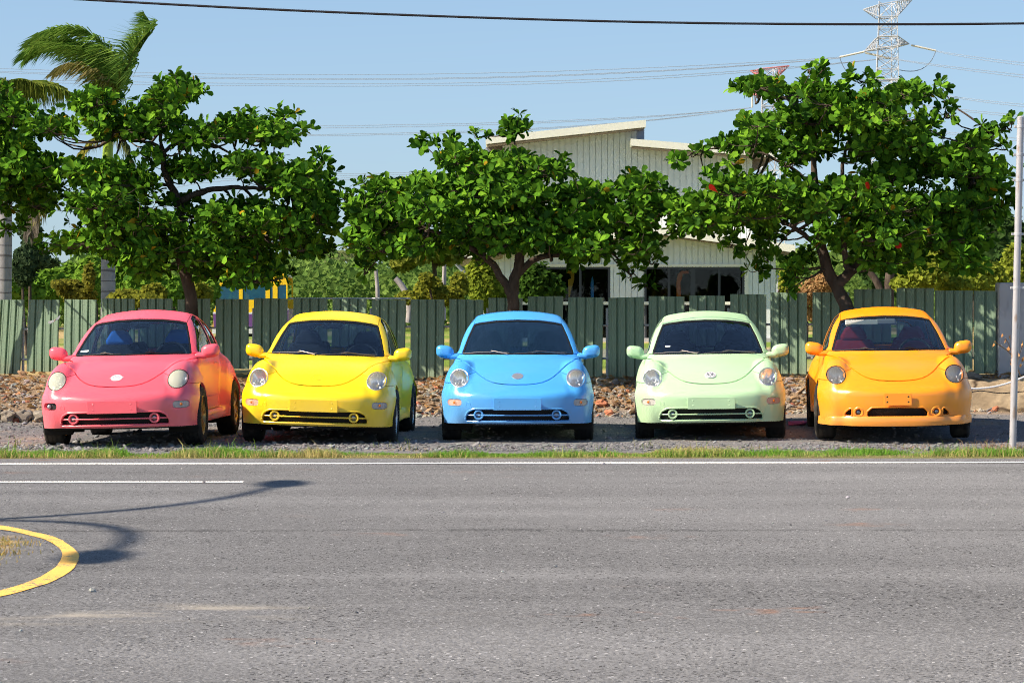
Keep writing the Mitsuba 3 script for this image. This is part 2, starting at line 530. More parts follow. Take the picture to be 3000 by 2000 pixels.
DOOR = rounded([(0.70, 0.34), (1.78, 0.34), (1.83, 0.5), (1.775, 0.963), (0.50, 0.963), (0.60, 0.80), (0.685, 0.60)], 0.03)
HEAD_C, HEAD_R = (0.652, 0.722), 0.104


def head_g(v, side, grow=0.0):
    return np.where((v[:, 1] < -0.1), np.hypot(v[:, 0] - side * HEAD_C[0], (v[:, 2] - HEAD_C[1]) * 1.07) - HEAD_R - grow, 1.0)


def split(M, g, gap=0.0):
    """(inside, outside) with a gap between the two."""
    if gap:
        return clip(M, g + gap)[0], clip(M, g - gap)[1]
    return clip(M, g)


def limited(gv, cond):
    return np.where(cond, gv, 1.0)


def pierce(M, gfun):
    """Cuts gfun's region out: (region, rest)."""
    return clip(M, gfun(M[0]))


def front(poly, ymax):
    return lambda v: limited(poly_sd(v[:, 0], v[:, 2], poly), v[:, 1] < ymax)


def back(poly, ymin):
    return lambda v: limited(poly_sd(v[:, 0], v[:, 2], poly), v[:, 1] > ymin)


def flank(poly, s):
    return lambda v: limited(poly_sd(v[:, 1], v[:, 2], poly), v[:, 0] * s > 0.3)


def off(M, d):
    return M[0] + M[1] * d, M[1], M[2]


def build_skin(grille, signals, lip=False):
    """Cuts the skin into panels: {part name: [mesh, ...]}."""
    P = {}
    M = SKIN
    # wheel arches
    for yc in (0.0, 2.51):
        _, M = pierce(M, lambda v: limited(np.hypot(v[:, 1] - yc, v[:, 2] - 0.315) - 0.352, np.abs(v[:, 0]) > 0.50))
    M = clip(M, 0.222 - M[0][:, 2])[0]
    C = COARSE
    for yc in (0.0, 2.51):
        _, C = pierce(C, lambda v: limited(np.hypot(v[:, 1] - yc, v[:, 2] - 0.315) - 0.352, np.abs(v[:, 0]) > 0.50))
    under, C = clip(C, C[0][:, 2] - 0.222)
    P['underbody'] = [under]
    glass = {}
    for name, fn in (('windshield', front(SHIELD, 1.25)), ('rear_window', back(REARWIN, 2.0)), ('side_window', flank(DOORWIN, 1)), ('side_window', flank(DOORWIN, -1)),
                     ('quarter_window', flank(QUARTER, 1)), ('quarter_window', flank(QUARTER, -1))):
        cut, M = pierce(M, fn)
        seal_g = fn(cut[0])
        pane, seal = clip(cut, seal_g + 0.016)
        glass.setdefault(name, []).append(off(pane, -0.012))
        P.setdefault('window_seal', []).append(rim(off(seal, -0.006), 0.012))
    P.update(glass)
    lining = C
    for fn in (front(SHIELD, 1.25), back(REARWIN, 2.0), flank(DOORWIN, 1), flank(DOORWIN, -1), flank(QUARTER, 1), flank(QUARTER, -1)):
        _, lining = pierce(lining, lambda v: fn(v) - 0.012)
    # lamps
    lens = []
    for s in (1, -1):
        cut, M = pierce(M, lambda v: head_g(v, s))
        lens.append(clip(cut, head_g(cut[0], s, -0.006))[0])
    P['lens'] = lens
    sig = []
    for s in (1, -1):
        if lip:
            break
        cut, M = pierce(M, lambda v: limited(poly_sd(v[:, 0], v[:, 2], [(s * x, z) for x, z in signals]), v[:, 1] < -0.1))
        sig.append(clip(cut, poly_sd(cut[0][:, 0], cut[0][:, 2], [(s * x, z) for x, z in signals]) + 0.004)[0])
    P['signal_lens'] = sig
    for pol in grille:
        _, M = pierce(M, front(np.array(pol), -0.2))
    # hood
    G = 0.0048
    g = front(SMILE, 0.6)
    hood, M = split(M, g(M[0]), G)
    P['hood'] = [hood]
    # bumper cover
    zs = np.interp(np.abs(M[0][:, 0]), [0, 0.47, 0.56, 0.62, 0.70, 0.9], [0.90, 0.787, 0.757, 0.735, 0.669, 0.667])
    bump, M = split(M, limited(M[0][:, 2] - zs, M[0][:, 1] < 0.0), 0.0028)
    P['bumper_cover'] = [bump]
    # doors
    doors = []
    for s in (1, -1):
        d, M = split(M, flank(DOOR, s)(M[0]), 0.0038)
        doors.append(d)
    P['door'] = doors
    # roof
    v = M[0]
    g = limited(np.abs(v[:, 0]) - np.interp(v[:, 1], [0.8, 1.1, 1.6, 2.4, 2.9], [0.53, 0.515, 0.495, 0.45, 0.40]), (v[:, 2] > 1.22) & (v[:, 1] > 0.7))
    roof, M = split(M, np.maximum(g, 1.25 - v[:, 2]), 0.0025)
    P['roof'] = [roof]
    # front fenders end at the door line; hatch behind
    fe = []
    for s in (1, -1):
        v = M[0]
        edge = np.interp(v[:, 2], [0.2, 0.6, 0.80, 0.90, 0.935], [0.70, 0.685, 0.60, 0.40, 0.2])
        g = np.maximum(np.maximum(v[:, 1] - edge, v[:, 2] - 0.93), 0.2 - s * v[:, 0])
        f_, M = split(M, g, 0.0)
        fe.append(f_)
    P['front_fender'] = fe
    P['body_shell'] = [M]
    # dark lining inside the cabin
    v = lining[0]
    lin = clip(lining, np.maximum(0.45 - v[:, 2], np.maximum(0.42 - v[:, 1], v[:, 1] - 3.0)))[0]
    P['lining'] = [off(lin, -0.028)]
    for k in ('hood', 'bumper_cover', 'door', 'roof', 'front_fender', 'body_shell'):
        P[k] = [rim(m, 0.030 if k != 'bumper_cover' else 0.05) for m in P[k]]
    return P
def skin_y(x, z, y0=-0.95, y1=0.9):
    """Where the front skin stands behind the points (x, z)."""
    x, z = np.atleast_1d(np.asarray(x, float)), np.atleast_1d(np.asarray(z, float))
    ys = np.linspace(y0, y1, 160)
    d = car_sdf(np.repeat(x[:, None], 160, 1), np.repeat(ys[None], len(x), 0), np.repeat(z[:, None], 160, 1))
    i = np.argmax(d < 0, 1)
    i = np.clip(i, 1, 159)
    r = np.arange(len(x))
    a, b = d[r, i - 1], d[r, i]
    return ys[i - 1] + (ys[i] - ys[i - 1]) * np.clip(a / (a - b + 1e-9), 0, 1)


def on_skin(x, z, lift=0.0):
    x, z = np.atleast_1d(np.asarray(x, float)), np.atleast_1d(np.asarray(z, float))
    p = np.stack([x, skin_y(x, z), z], 1)
    g = car_grad(p)
    return p + g / np.linalg.norm(g, axis=1, keepdims=True) * np.broadcast_to(lift, len(p))[:, None]


def frame_at(x, z):
    """(point, normal, right, up) on the front skin."""
    p = on_skin(x, z)[0]
    n = car_grad(p[None])[0]
    n /= np.linalg.norm(n)
    r = np.cross(n, [0, 0, 1.0])
    r *= -1 if r[0] < 0 else 1
    r /= np.linalg.norm(r)
    return p, n, r, np.cross(r, -n) * (1 if np.cross(r, -n)[2] > 0 else -1)


def placed_on(m, fr, lift=0.0):
    """A mesh drawn in (right, up, out) coordinates, on the skin."""
    v, f = (m.vertices, m.faces) if hasattr(m, 'vertices') else m
    p, n, r, u = fr
    v = np.asarray(v)
    w = p + v[:, :1] * r + v[:, 1:2] * u + (v[:, 2:] + lift) * n
    if np.dot(np.cross(r, u), n) < 0:
        f = np.asarray(f)[:, ::-1]
    return w, f


def disc(r, h, n=28, bev=0.15):
    """A coin in (right, up, out)."""
    return lathe([(0.0001, 0), (r, 0), (r, h * (1 - bev)), (r * 0.93, h), (0.0001, h)], n, 'z')


def letter_mesh(lines, w, h):
    """Strokes (lists of points in (right, up)) as raised bars."""
    from shapely.geometry import LineString
    from shapely.ops import unary_union
    g = unary_union([LineString(l).buffer(w / 2, cap_style=2, join_style=2) for l in lines])
    ms = [trimesh.creation.extrude_polygon(q, h, engine='earcut') for q in getattr(g, 'geoms', [g])]
    return cat(ms)


def make_wheel():
    """Tyre and rim about the x axis, the outer face at +x."""
    pr = [(0.205, -0.098), (0.24, -0.106), (0.285, -0.104), (0.308, -0.088)]
    for a in (-0.075, -0.028, 0.020):
        pr += [(0.316, a), (0.316, a + 0.040), (0.307, a + 0.042), (0.307, a + 0.046)]
    pr += [(0.316, 0.067), (0.316, 0.080), (0.308, 0.092), (0.285, 0.106), (0.24, 0.108), (0.212, 0.098), (0.205, 0.092)]
    tyre = lathe(pr, 56)
    barrel = [lathe([(0.207, 0.098), (0.214, 0.095), (0.200, 0.080), (0.192, 0.03), (0.19, -0.09)], 48)]
    spokes = []
    for k in range(6):
        a = k * PI / 3
        for o in (-0.13, 0.13):
            c, d = math.cos(a + o), math.sin(a + o)
            t = np.array([0, -math.sin(a), math.cos(a)])
            pts = []
            for rr, x, w in ((0.045, 0.074, 0.010), (0.198, 0.086, 0.013)):
                aa = a + o * (0.30 / (rr + 0.12))
                base = np.array([0, rr * math.cos(aa), rr * math.sin(aa)])
                for sx in (x, x - 0.03):
                    for sw in (-w, w):
                        pts.append(base + t * sw + [sx, 0, 0])
            spokes.append(hull(pts))
    hub = lathe([(0.0001, 0.082), (0.03, 0.082), (0.034, 0.076), (0.062, 0.074), (0.066, 0.04), (0.0001, 0.04)], 32)
    bolts = [move(lathe([(0.0001, 0.079), (0.008, 0.079), (0.008, 0.07)], 8), (0, 0.05 * math.cos(q), 0.05 * math.sin(q))) for q in np.arange(5) * 2 * PI / 5]
    brake = lathe([(0.0001, 0.02), (0.14, 0.02), (0.14, 0.0), (0.0001, 0.0)], 32)
    return ply(tyre, 'rubber', 35), cat(barrel + spokes + [hub] + bolts), ply(brake, 'brake', 35)


SIGNAL = rounded([(0.622, 0.416), (0.785, 0.416), (0.785, 0.494), (0.622, 0.494)], 0.033)
GRILLE = [rounded(sym([(0, 0.243), (0.585, 0.243), (0.583, 0.30), (0.555, 0.355), (0.49, 0.388), (0, 0.392)]), 0.022)]
_a = np.linspace(0, 2 * PI, 20, endpoint=False)
GRILLE_O = [rounded(sym([(0, 0.256), (0.340, 0.256), (0.336, 0.32), (0.285, 0.366), (0, 0.373)]), 0.03)] + \
    [rounded([(s * 0.492, 0.268), (s * 0.580, 0.268), (s * 0.568, 0.32), (s * 0.52, 0.358), (s * 0.492, 0.362)], 0.02) for s in (1, -1)] + \
    [[(s * 0.425 + 0.050 * math.cos(q), 0.316 + 0.050 * math.sin(q)) for q in _a] for s in (1, -1)]
SKINS = {False: build_skin(GRILLE, SIGNAL), True: build_skin(GRILLE_O, SIGNAL, True)}
WHEEL = make_wheel()
CACHE = {}


def cached(key, make, smooth=30):
    if key not in CACHE:
        m = make()
        CACHE[key] = ply(m, None, smooth)
    return CACHE[key]


def skin_ply(M):
    k = id(M[0])
    if k not in CACHE:
        CACHE[k] = {'type': 'ply', 'filename': meshkit.write_ply((M[0], M[2]), normals=M[1]), 'face_normals': False}
    return CACHE[k]


def seat_mesh(x):
    back = [(x + a * 0.20, 1.42 + 0.16 * (z - 0.5), z) for a in (-1, 1) for z in (0.55,)] + [(x + a * 0.225, 1.52, 0.92) for a in (-1, 1)] + [(x + a * 0.17, 1.56, 1.03) for a in (-1, 1)]
    import manifold3d as m3
    sph = lambda c, r: np.array(c) + r * trimesh.creation.icosphere(2).vertices
    back = hull(np.vstack([sph(c, 0.055) for c in back]))
    seat = hull(np.vstack([sph(c, 0.06) for c in [(x - 0.19, 0.95, 0.50), (x + 0.19, 0.95, 0.50), (x - 0.2, 1.42, 0.47), (x + 0.2, 1.42, 0.47)]]))
    head = hull(np.vstack([sph(c, 0.05) for c in [(x - 0.105, 1.56, 1.11), (x + 0.105, 1.56, 1.11), (x - 0.06, 1.575, 1.185), (x + 0.06, 1.575, 1.185)]]))
    return back, seat, head


def wedge_strip(pts, w, h):
    return tube(pts, w, 6)


def make_car(label, paint, pos, yaw, roll, orange=False, steer=0.0, glass='glass_tint', lens='lens_clear', signals=('signal_clear', 'signal_clear'), emblem=None, seats='seat_black', rims='alloy',
             plate_w=0.53, antenna=None, sticker=None, wipers='up', reflector='reflector', visor=False, body_labels=()):
    body = 'paint_' + paint
    W = T().translate(list(map(float, pos))).rotate([0, 0, 1], -yaw).rotate([0, 1, 0], -roll)
    root = thing('car', label, 'car', 'small rounded cars parked in a row')

    def add(name, shape, b, parent=root, lab=None, M=W):
        return put(name, {**shape, 'bsdf': ref(b)}, parent, M, lab)

    P = SKINS[orange]
    for k in ('body_shell', 'roof', 'front_fender', 'door', 'hood', 'bumper_cover'):
        for m in P[k]:
            add(k, skin_ply(m), body)
    add('underbody', skin_ply(P['underbody'][0]), 'under')
    add('cabin_lining', skin_ply(P['lining'][0]), 'lining')
    for m in P['window_seal']:
        add('window_seal', skin_ply(m), 'seal')
    add('windshield', skin_ply(P['windshield'][0]), glass)
    add('rear_window', skin_ply(P['rear_window'][0]), 'glass_tint')
    for k in ('side_window', 'quarter_window'):
        for m in P[k]:
            add(k, skin_ply(m), 'glass_dark' if glass == 'glass_dark' else 'glass_tint')
    # door handles
    for s in (1, -1):
        def handle():
            xx = 0.752
            return hull([(s * (xx + a), y, z) for a in (0, 0.022) for y in (1.50 + a, 1.66 - a) for z in (0.835 + a * 0.4, 0.862 - a * 0.4)])
        add('door_handle', cached(('handle', s), handle), body)
    # headlights
    for i, s in enumerate((1, -1)):
        def bowl():
            a = np.linspace(0, 2 * PI, 33)[:-1]
            E = on_skin(s * HEAD_C[0] + (HEAD_R + 0.002) * np.cos(a), HEAD_C[1] + (HEAD_R + 0.002) / 1.07 * np.sin(a), -0.006)
            C = E.mean(0)
            n = car_grad(C[None])[0]
            n /= np.linalg.norm(n)
            rows = [C + t * (E - C) - n * (0.085 * (1 - t * t)) for t in (1, 0.9, 0.75, 0.55, 0.35, 0.15, 0.001)]
            v = np.vstack(rows)
            k, j = np.meshgrid(np.arange(6), np.arange(32), indexing='ij')
            q = np.stack([k * 32 + j, k * 32 + (j + 1) % 32, (k + 1) * 32 + (j + 1) % 32, (k + 1) * 32 + j], -1).reshape(-1, 4)
            return v, np.vstack([q[:, [0, 1, 2]], q[:, [0, 2, 3]]])

        def ring():
            a = np.linspace(0, 2 * PI, 49)
            E = on_skin(s * HEAD_C[0] + HEAD_R * np.cos(a), HEAD_C[1] + HEAD_R / 1.07 * np.sin(a), -0.002)
            return tube(E, 0.0055, 6, caps=False)

        def projector():
            fr = frame_at(s * HEAD_C[0], HEAD_C[1])
            m = cat([lathe([(0.0001, 0.02), (0.022, 0.016), (0.033, 0.0), (0.038, 0.004), (0.040, -0.02)], 24, 'z'), move(lathe([(0.0001, 0.01), (0.014, 0.006), (0.018, -0.02)], 16, 'z'), (0.045, -0.028, 0.006)),
                     move(lathe([(0.0001, 0.008), (0.011, 0.004), (0.014, -0.02)], 16, 'z'), (-0.045, -0.03, 0.006))])
            return placed_on(m, fr, -0.062)
        h = root + '__' + ('headlight' if i == 0 else 'headlight_001')
        COUNT[root + '__headlight'] = i + 1
        put('housing', {**cached(('bowl', s), bowl), 'bsdf': ref(reflector)}, h, W)
        put('projector', {**cached(('proj', s), projector), 'bsdf': ref('chrome' if reflector == 'reflector' else 'reflector_dark')}, h, W)
        put('ring', {**cached(('ring', s), ring), 'bsdf': ref('seal' if lens != 'lens_clear' else 'silver')}, h, W)
        put('lens', {**skin_ply(P['lens'][i]), 'bsdf': ref(lens)}, h, W)
    # turn signals in the bumper
    for i, s in enumerate((1, -1)):
        if orange:
            break
        if signals[i] is None:
            put('signal_socket', {**cached(('sock', s), lambda: (off(P['signal_lens'][i], -0.03)[0], P['signal_lens'][i][2]), True), 'bsdf': ref('black_plastic')}, root, W)
            put('bulb_holder', {**cached(('bulb', s), lambda: move(lathe([(0.0001, -0.03), (0.018, -0.022), (0.024, 0.0), (0.012, 0.02)], 16, 'y'), on_skin(s * 0.71, 0.455)[0] + [0, 0.02, 0])), 'bsdf': ref('silver')}, root, W)
            continue
        k = root + '__' + ('turn_signal' if COUNT.get(root + '__turn_signal', 0) == 0 else 'turn_signal_001')
        COUNT[root + '__turn_signal'] = COUNT.get(root + '__turn_signal', 0) + 1
        put('back', {**cached(('sback', s), lambda: (off(P['signal_lens'][i], -0.022)[0], P['signal_lens'][i][2]), True), 'bsdf': ref('signal_back')}, k, W)
        put('bulb', {**cached(('sbulb', s), lambda: move(lump(0.018, 3, 0.05, 2), on_skin(s * 0.70, 0.455)[0] + [0, 0.014, 0]), True), 'bsdf': ref('amber')}, k, W)
        put('cover', {**skin_ply(P['signal_lens'][i]), 'bsdf': ref(signals[i])}, k, W)
    # grille
    g = root + '__grille'

    def screen():
        xs, zs = np.linspace(-0.62, 0.62, 45), np.linspace(0.225, 0.41, 8)
        gx, gz = np.meshgrid(xs, zs, indexing='ij')
        v = np.stack([gx.ravel(), skin_y(gx.ravel(), np.maximum(gz.ravel(), 0.25)) + 0.055, gz.ravel()], 1)
        i, j = np.meshgrid(np.arange(44), np.arange(7), indexing='ij')
        q = np.stack([i * 8 + j, (i + 1) * 8 + j, (i + 1) * 8 + j + 1, i * 8 + j + 1], -1).reshape(-1, 4)
        sheet = v, np.vstack([q[:, [0, 1, 2]], q[:, [0, 2, 3]]])
        bars = []
        for k in range(-30, 31):
            for sgn in (1, -1):
                zz = np.linspace(0.25, 0.385, 2)
                xx = k * 0.019 + sgn * (zz - 0.317) * 0.8
                if np.abs(xx).max() < 0.58:
                    bars.append(tube(np.stack([xx, skin_y(xx, zz) + 0.045, zz], 1), 0.0022, 4, False))
        return cat([sheet] + bars)
    put('screen', {**cached('screen', screen, False), 'bsdf': ref('black_plastic')}, g, W)
    for pol_i, pol in enumerate(GRILLE_O if orange else GRILLE):
        def lip():
            p = np.vstack([pol, pol[:1]])
            L = np.r_[0, np.cumsum(np.linalg.norm(np.diff(p, axis=0), axis=1))]
            u = np.linspace(0, L[-1], 150)
            x, z = np.interp(u, L, p[:, 0]), np.interp(u, L, p[:, 1])
            return tube(on_skin(x, z, -0.004), 0.011, 8, False)
        put('surround', {**cached(('lip', orange, pol_i), lip), 'bsdf': ref(body)}, g, W)
    if not orange:
        def slat():
            x = np.linspace(-0.575, 0.575, 40)
            y = skin_y(x, x * 0 + 0.317)
            return cat([tube(np.stack([x, y + 0.016, x * 0 + 0.317], 1), 0.0085, 8)])
        put('slat', {**cached('slat', slat), 'bsdf': ref(body)}, g, W)
    for i, s in enumerate((1, -1)):
        xf, zf = s * (0.425 if orange else 0.432), 0.316 if orange else 0.320
        y = float(skin_y(xf, zf)[0])
        r = 0.052 if orange else 0.056
        k = root + '__' + ('fog_lamp' if i == 0 else 'fog_lamp_001')
        put('bezel', {**cached(('bez', s, orange), lambda: move(lathe([(r * 0.99, 0.05), (r, 0.0), (r * 0.93, -0.014), (r * 0.72, -0.014), (r * 0.60, 0.0), (r * 0.58, 0.02)], 28, 'y'), (xf, y + (0.006 if orange else 0.012), zf))), 'bsdf': ref(body)}, k, W)
        put('reflector', {**cached(('fogr', s, orange), lambda: move(cat([lathe([(r * 0.60, 0.006), (r * 0.45, 0.03), (0.0001, 0.045)], 24, 'y'), lathe([(0.0001, 0.002), (r * 0.3, 0.006), (r * 0.3, 0.03)], 16, 'y')]), (xf, y + 0.012, zf))), 'bsdf': ref('reflector_dark')}, k, W)
        put('lens', {**cached(('fogl', s, orange), lambda: move(lathe([(0.0001, -0.014), (r * 0.4, -0.011), (r * 0.62, 0.002)], 24, 'y'), (xf, y + 0.012, zf)), True), 'bsdf': ref('glass_clear')}, k, W)
    if orange:
        def spoiler():
            out = []
            a = np.linspace(-1, 1, 61)
            x = 0.835 * np.sin(a * PI / 2 * 0.93) / math.sin(PI / 2 * 0.93)
            yb = skin_y(np.clip(x, -0.76, 0.76), x * 0 + 0.27, -0.95, 0.3)
            sweep = 0.30 * np.clip((np.abs(x) - 0.70) / 0.135, 0, 1) ** 1.8
            prof = [(0.05, 0.268), (-0.012, 0.268), (-0.026, 0.255), (-0.032, 0.205), (-0.020, 0.178), (0.05, 0.172)]
            v = np.array([[(xx * (1 + (0.02 if dy < 0 else -0.03)), yy + ss + dy, z - 0.018 * (1 - (xx / 0.83) ** 2) * (z < 0.2)) for dy, z in prof] for xx, yy, ss in zip(x, yb, sweep)])
            n, m = v.shape[:2]
            i, j = np.meshgrid(np.arange(n - 1), np.arange(m), indexing='ij')
            q = np.stack([i * m + j, (i + 1) * m + j, (i + 1) * m + (j + 1) % m, i * m + (j + 1) % m], -1).reshape(-1, 4)
            return v.reshape(-1, 3), np.vstack([q[:, [0, 1, 2]], q[:, [0, 2, 3]]])
        add('spoiler_lip', cached('spoiler', spoiler, 40), body)
    # number plate, blank and painted over
    zp = 0.455 if orange else 0.442
    y = float(skin_y(0.0, zp)[0])
    yp = y - 0.026
    hh = 0.068
    add('number_plate', cached(('plate', plate_w), lambda: cat([cbox(-plate_w / 2, plate_w / 2, yp - 0.009, yp, zp - hh, zp + hh, 0.004), box(-plate_w * 0.42, plate_w * 0.42, yp, yp + 0.05, zp - hh * 0.6, zp + hh * 0.6)]), 25), body,
        lab='blank number plate painted over in the body colour')
    pl = root + '__number_plate'
    for bx in (-0.76, 0.76):
        for bz in (-0.42, 0.42):
            b = cached(('bolt', bx, bz, plate_w), lambda: move(lathe([(0.0001, -0.005), (0.005, -0.004), (0.010, 0.0)], 10, 'y'), (bx * plate_w / 2, yp - 0.009, zp + bz * hh)))
            put('bolt', {**b, 'bsdf': ref('black_plastic' if orange else body)}, pl, W)
    if not orange:
        fr = frame_at(-0.545, 0.437)
        add('tow_cap', cached('tow', lambda: cat([placed_on(lathe([(0.0001, 0.0015), (0.021, 0.0015), (0.023, -0.003)], 24, 'z'), fr), placed_on(lathe([(0.026, -0.001), (0.0275, 0.002), (0.029, -0.001)], 24, 'z'), fr)])), body)
    # emblem on the hood
    fr = frame_at(0, 0.742)
    if emblem:
        r = 0.062
        e = root + '__emblem'
        if emblem == 'silver':
            put('disc', {**cached('em_disc', lambda: placed_on(disc(r, 0.006), fr)), 'bsdf': ref('silver')}, e, W)
            strokes = [[(-0.021, 0.049), (0, 0.006), (0.021, 0.049)], [(-0.047, 0.020), (-0.021, -0.048), (0, -0.004), (0.021, -0.048), (0.047, 0.020)]]
            put('letters', {**cached('em_let', lambda: placed_on(cat([letter_mesh(strokes, 0.013, 0.007), lathe([(0.050, 0), (0.050, 0.007), (r, 0.007), (r, 0)], 32, 'z')]), fr, 0.006)), 'bsdf': ref('badge_white')}, e, W)
            put('ground', {**cached('em_gr', lambda: placed_on(disc(0.0505, 0.002), fr, 0.0065)), 'bsdf': ref('badge_grey')}, e, W)
        elif emblem == 'fin':
            put('disc', {**cached('em_disc', lambda: placed_on(disc(r, 0.006), fr)), 'bsdf': ref('silver')}, e, W)
            for q, tri in enumerate((((-0.068, -0.005), (-0.055, -0.025), (-0.055, 0.012)), ((0.066, 0.022), (0.05, 0.004), (0.045, 0.042)))):
                put('tab', {**cached(('em_tab', q), lambda: placed_on(hull([(a, b, z) for a, b in tri for z in (0, 0.006)]), fr)), 'bsdf': ref('silver')}, e, W)
        elif emblem == 'white':
            put('disc', {**cached('em_disc', lambda: placed_on(disc(r, 0.006), fr)), 'bsdf': ref('badge_white')}, e, W)
            for q in (1, -1):
                put('tab', {**cached(('em_tab2', q), lambda: placed_on(hull([(q * c, d, z) for c, d in ((0.078, q * 0.012 - 0.004), (0.055, 0.014), (0.055, -0.012)) for z in (0, 0.006)]), fr)), 'bsdf': ref('badge_white')}, e, W)
            put('scratch', {**cached('em_scr', lambda: placed_on(letter_mesh([[(-0.02, 0.04), (-0.005, 0.005)], [(0.022, 0.04), (0.008, 0.008)], [(-0.04, 0.015), (-0.03, -0.01)], [(0.038, 0.02), (0.025, -0.02)]], 0.008, 0.0015), fr, 0.006)), 'bsdf': ref('silver')}, e, W)
        elif emblem == 'painted':
            put('ring', {**cached('em_ring', lambda: placed_on(cat([lathe([(0.059, -0.001), (0.0605, 0.002), (0.062, -0.001)], 36, 'z'), disc(0.056, 0.0012)]), fr)), 'bsdf': ref(body)}, e, W)
            put('stud', {**cached('em_stud', lambda: placed_on(cat([move(disc(0.006, 0.003, 10), (a, b, 0)) for a, b in ((-0.036, 0.015), (0.036, 0.015), (0.0, -0.036), (-0.012, -0.034))]), fr, 0.001)), 'bsdf': ref(body)}, e, W)
    # mirrors
    for i, s in enumerate((1, -1)):
        def shell():
            m = trimesh.creation.icosphere(subdivisions=3)
            v = np.array(m.vertices)
            ex = lambda a, p: np.sign(a) * np.abs(a) ** p
            v = np.stack([ex(v[:, 0], 0.66), v[:, 1], ex(v[:, 2], 0.66)], 1)
            v = v * [0.101, 0.064, 0.074]
            v[:, 1] = np.minimum(v[:, 1], 0.035)
            v[:, 2] += 0.12 * v[:, 0] - 0.6 * np.maximum(-v[:, 0], 0) ** 2
            v[:, 0] *= s
            return v + [s * 0.846, 0.60, 0.998], (m.faces if s > 0 else m.faces[:, ::-1])

        def stalk():
            sp = trimesh.creation.icosphere(2).vertices
            return hull(np.vstack([sp * r_ + c for c, r_ in (((s * 0.70, 0.58, 0.945), 0.030), ((s * 0.785, 0.585, 0.945), 0.033), ((s * 0.715, 0.64, 0.955), 0.030))]))
        k = root + '__' + ('wing_mirror' if i == 0 else 'wing_mirror_001')
        put('shell', {**cached(('mshell', s), shell, 60), 'bsdf': ref(body)}, k, W)
        put('stalk', {**cached(('mstalk', s), stalk, 60), 'bsdf': ref(body)}, k, W)
        put('glass', {**cached(('mglass', s), lambda: move(lathe([(0.0001, 0), (0.055, 0.001)], 20, 'y'), (s * 0.842, 0.637, 1.005))), 'bsdf': ref('chrome')}, k, W)
    # wipers
    for i, (x0, x1, xa) in enumerate(((-0.63, -0.10, -0.30), (-0.05, 0.56, 0.20))):
        def blade():
            u = np.linspace(0, 1, 12)
            x = x0 + (x1 - x0) * u
            lift = 0.035 * (np.sin(u * PI) if wipers == 'up' else 0.12 * np.sin(u * PI))
            b1 = tube(on_skin(x, 0.975 + 0.01 * u + lift * 0.35, 0.006), 0.0045, 5)
            xs = np.linspace(xa, x1 - 0.02 if wipers == 'up' else xa + 0.12, 8)
            w = np.linspace(0, 1, 8)
            return cat([b1, tube(on_skin(xs, 0.997 - 0.030 * w if wipers == 'up' else 0.985 - 0.01 * w, 0.02 - 0.006 * w), 0.0055, 6),
                        tube(on_skin(np.array([xa - 0.03, xa + 0.03]), np.array([0.985, 0.995]), 0.014), [0.008, 0.011], 6)])
        add('wiper', cached(('wip', i, wipers), blade), 'black_plastic' if wipers == 'down' else 'wiper_metal')
    # inside
    def dash():
        sph = trimesh.creation.icosphere(2).vertices
        return hull(np.vstack([sph * 0.05 + c for c in [(-0.62, 0.50, 0.86), (0.62, 0.50, 0.86), (-0.60, 0.92, 0.90), (0.60, 0.92, 0.90), (-0.6, 0.95, 0.62), (0.6, 0.95, 0.62)]]))
    add('dashboard', cached('dash', dash), 'black_plastic')

    def wheel_ring():
        a = np.linspace(0, 2 * PI, 37)
        ring = tube(np.stack([0.185 * np.cos(a), 0 * a, 0.185 * np.sin(a)], 1), 0.016, 8, False)
        sp = [hull([(c * 0.03, dy, d * 0.03) for c, d in ((math.cos(q - .5), math.sin(q - .5)), (math.cos(q + .5), math.sin(q + .5))) for dy in (0, 0.02)] +
                   [(math.cos(q) * 0.18 + e, dy, math.sin(q) * 0.18) for e in (-.012, .012) for dy in (0, 0.015)]) for q in (PI, 0, -PI / 2)]
        return move(cat([ring] + sp + [lathe([(0.0001, -0.02), (0.06, -0.01), (0.07, 0.02)], 20, 'y')]), (0.34, 1.02, 0.92), rx=-0.45)
    add('steering_wheel', cached('swheel', wheel_ring), 'black_plastic')
    for s in (1, -1):
        b, c, hd = cached(('seatb', s), lambda: seat_mesh(s * 0.34)[0]), cached(('seatc', s), lambda: seat_mesh(s * 0.34)[1]), cached(('seath', s), lambda: seat_mesh(s * 0.34)[2])
        k = root + '__' + ('front_seat' if s == 1 else 'front_seat_001')
        put('backrest', {**b, 'bsdf': ref(seats)}, k, W)
        put('cushion', {**c, 'bsdf': ref(seats)}, k, W)
        put('headrest', {**hd, 'bsdf': ref('seat_blue' if paint == 'pink' else seats)}, k, W)

    def bench():
        sph = trimesh.creation.icosphere(2).vertices
        return cat([hull(np.vstack([sph * 0.06 + c for c in [(-0.5, 2.25, 0.55), (0.5, 2.25, 0.55), (-0.5, 2.45, 0.90), (0.5, 2.45, 0.90)]]))] +
                   [hull(np.vstack([sph * 0.045 + c for c in [(x - 0.08, 2.47, 0.99), (x + 0.08, 2.47, 0.99), (x - 0.07, 2.49, 1.05), (x + 0.07, 2.49, 1.05)]])) for x in (-0.3, 0.3)])
    add('rear_bench', cached('bench', bench), seats)
    add('inner_mirror', cached('imirror', lambda: cat([cbox(-0.115, 0.115, 0.98, 1.005, 1.262, 1.325, 0.012), tube([(0, 0.99, 1.31), (0, 1.0, 1.338)], 0.008, 6)])), 'black_plastic' if not visor else 'visor_grey')
    if visor:
        add('sun_visor', cached('visor', lambda: cbox(-0.47, -0.09, 0.98, 0.99, 1.262, 1.318, 0.005)), 'visor_pale')
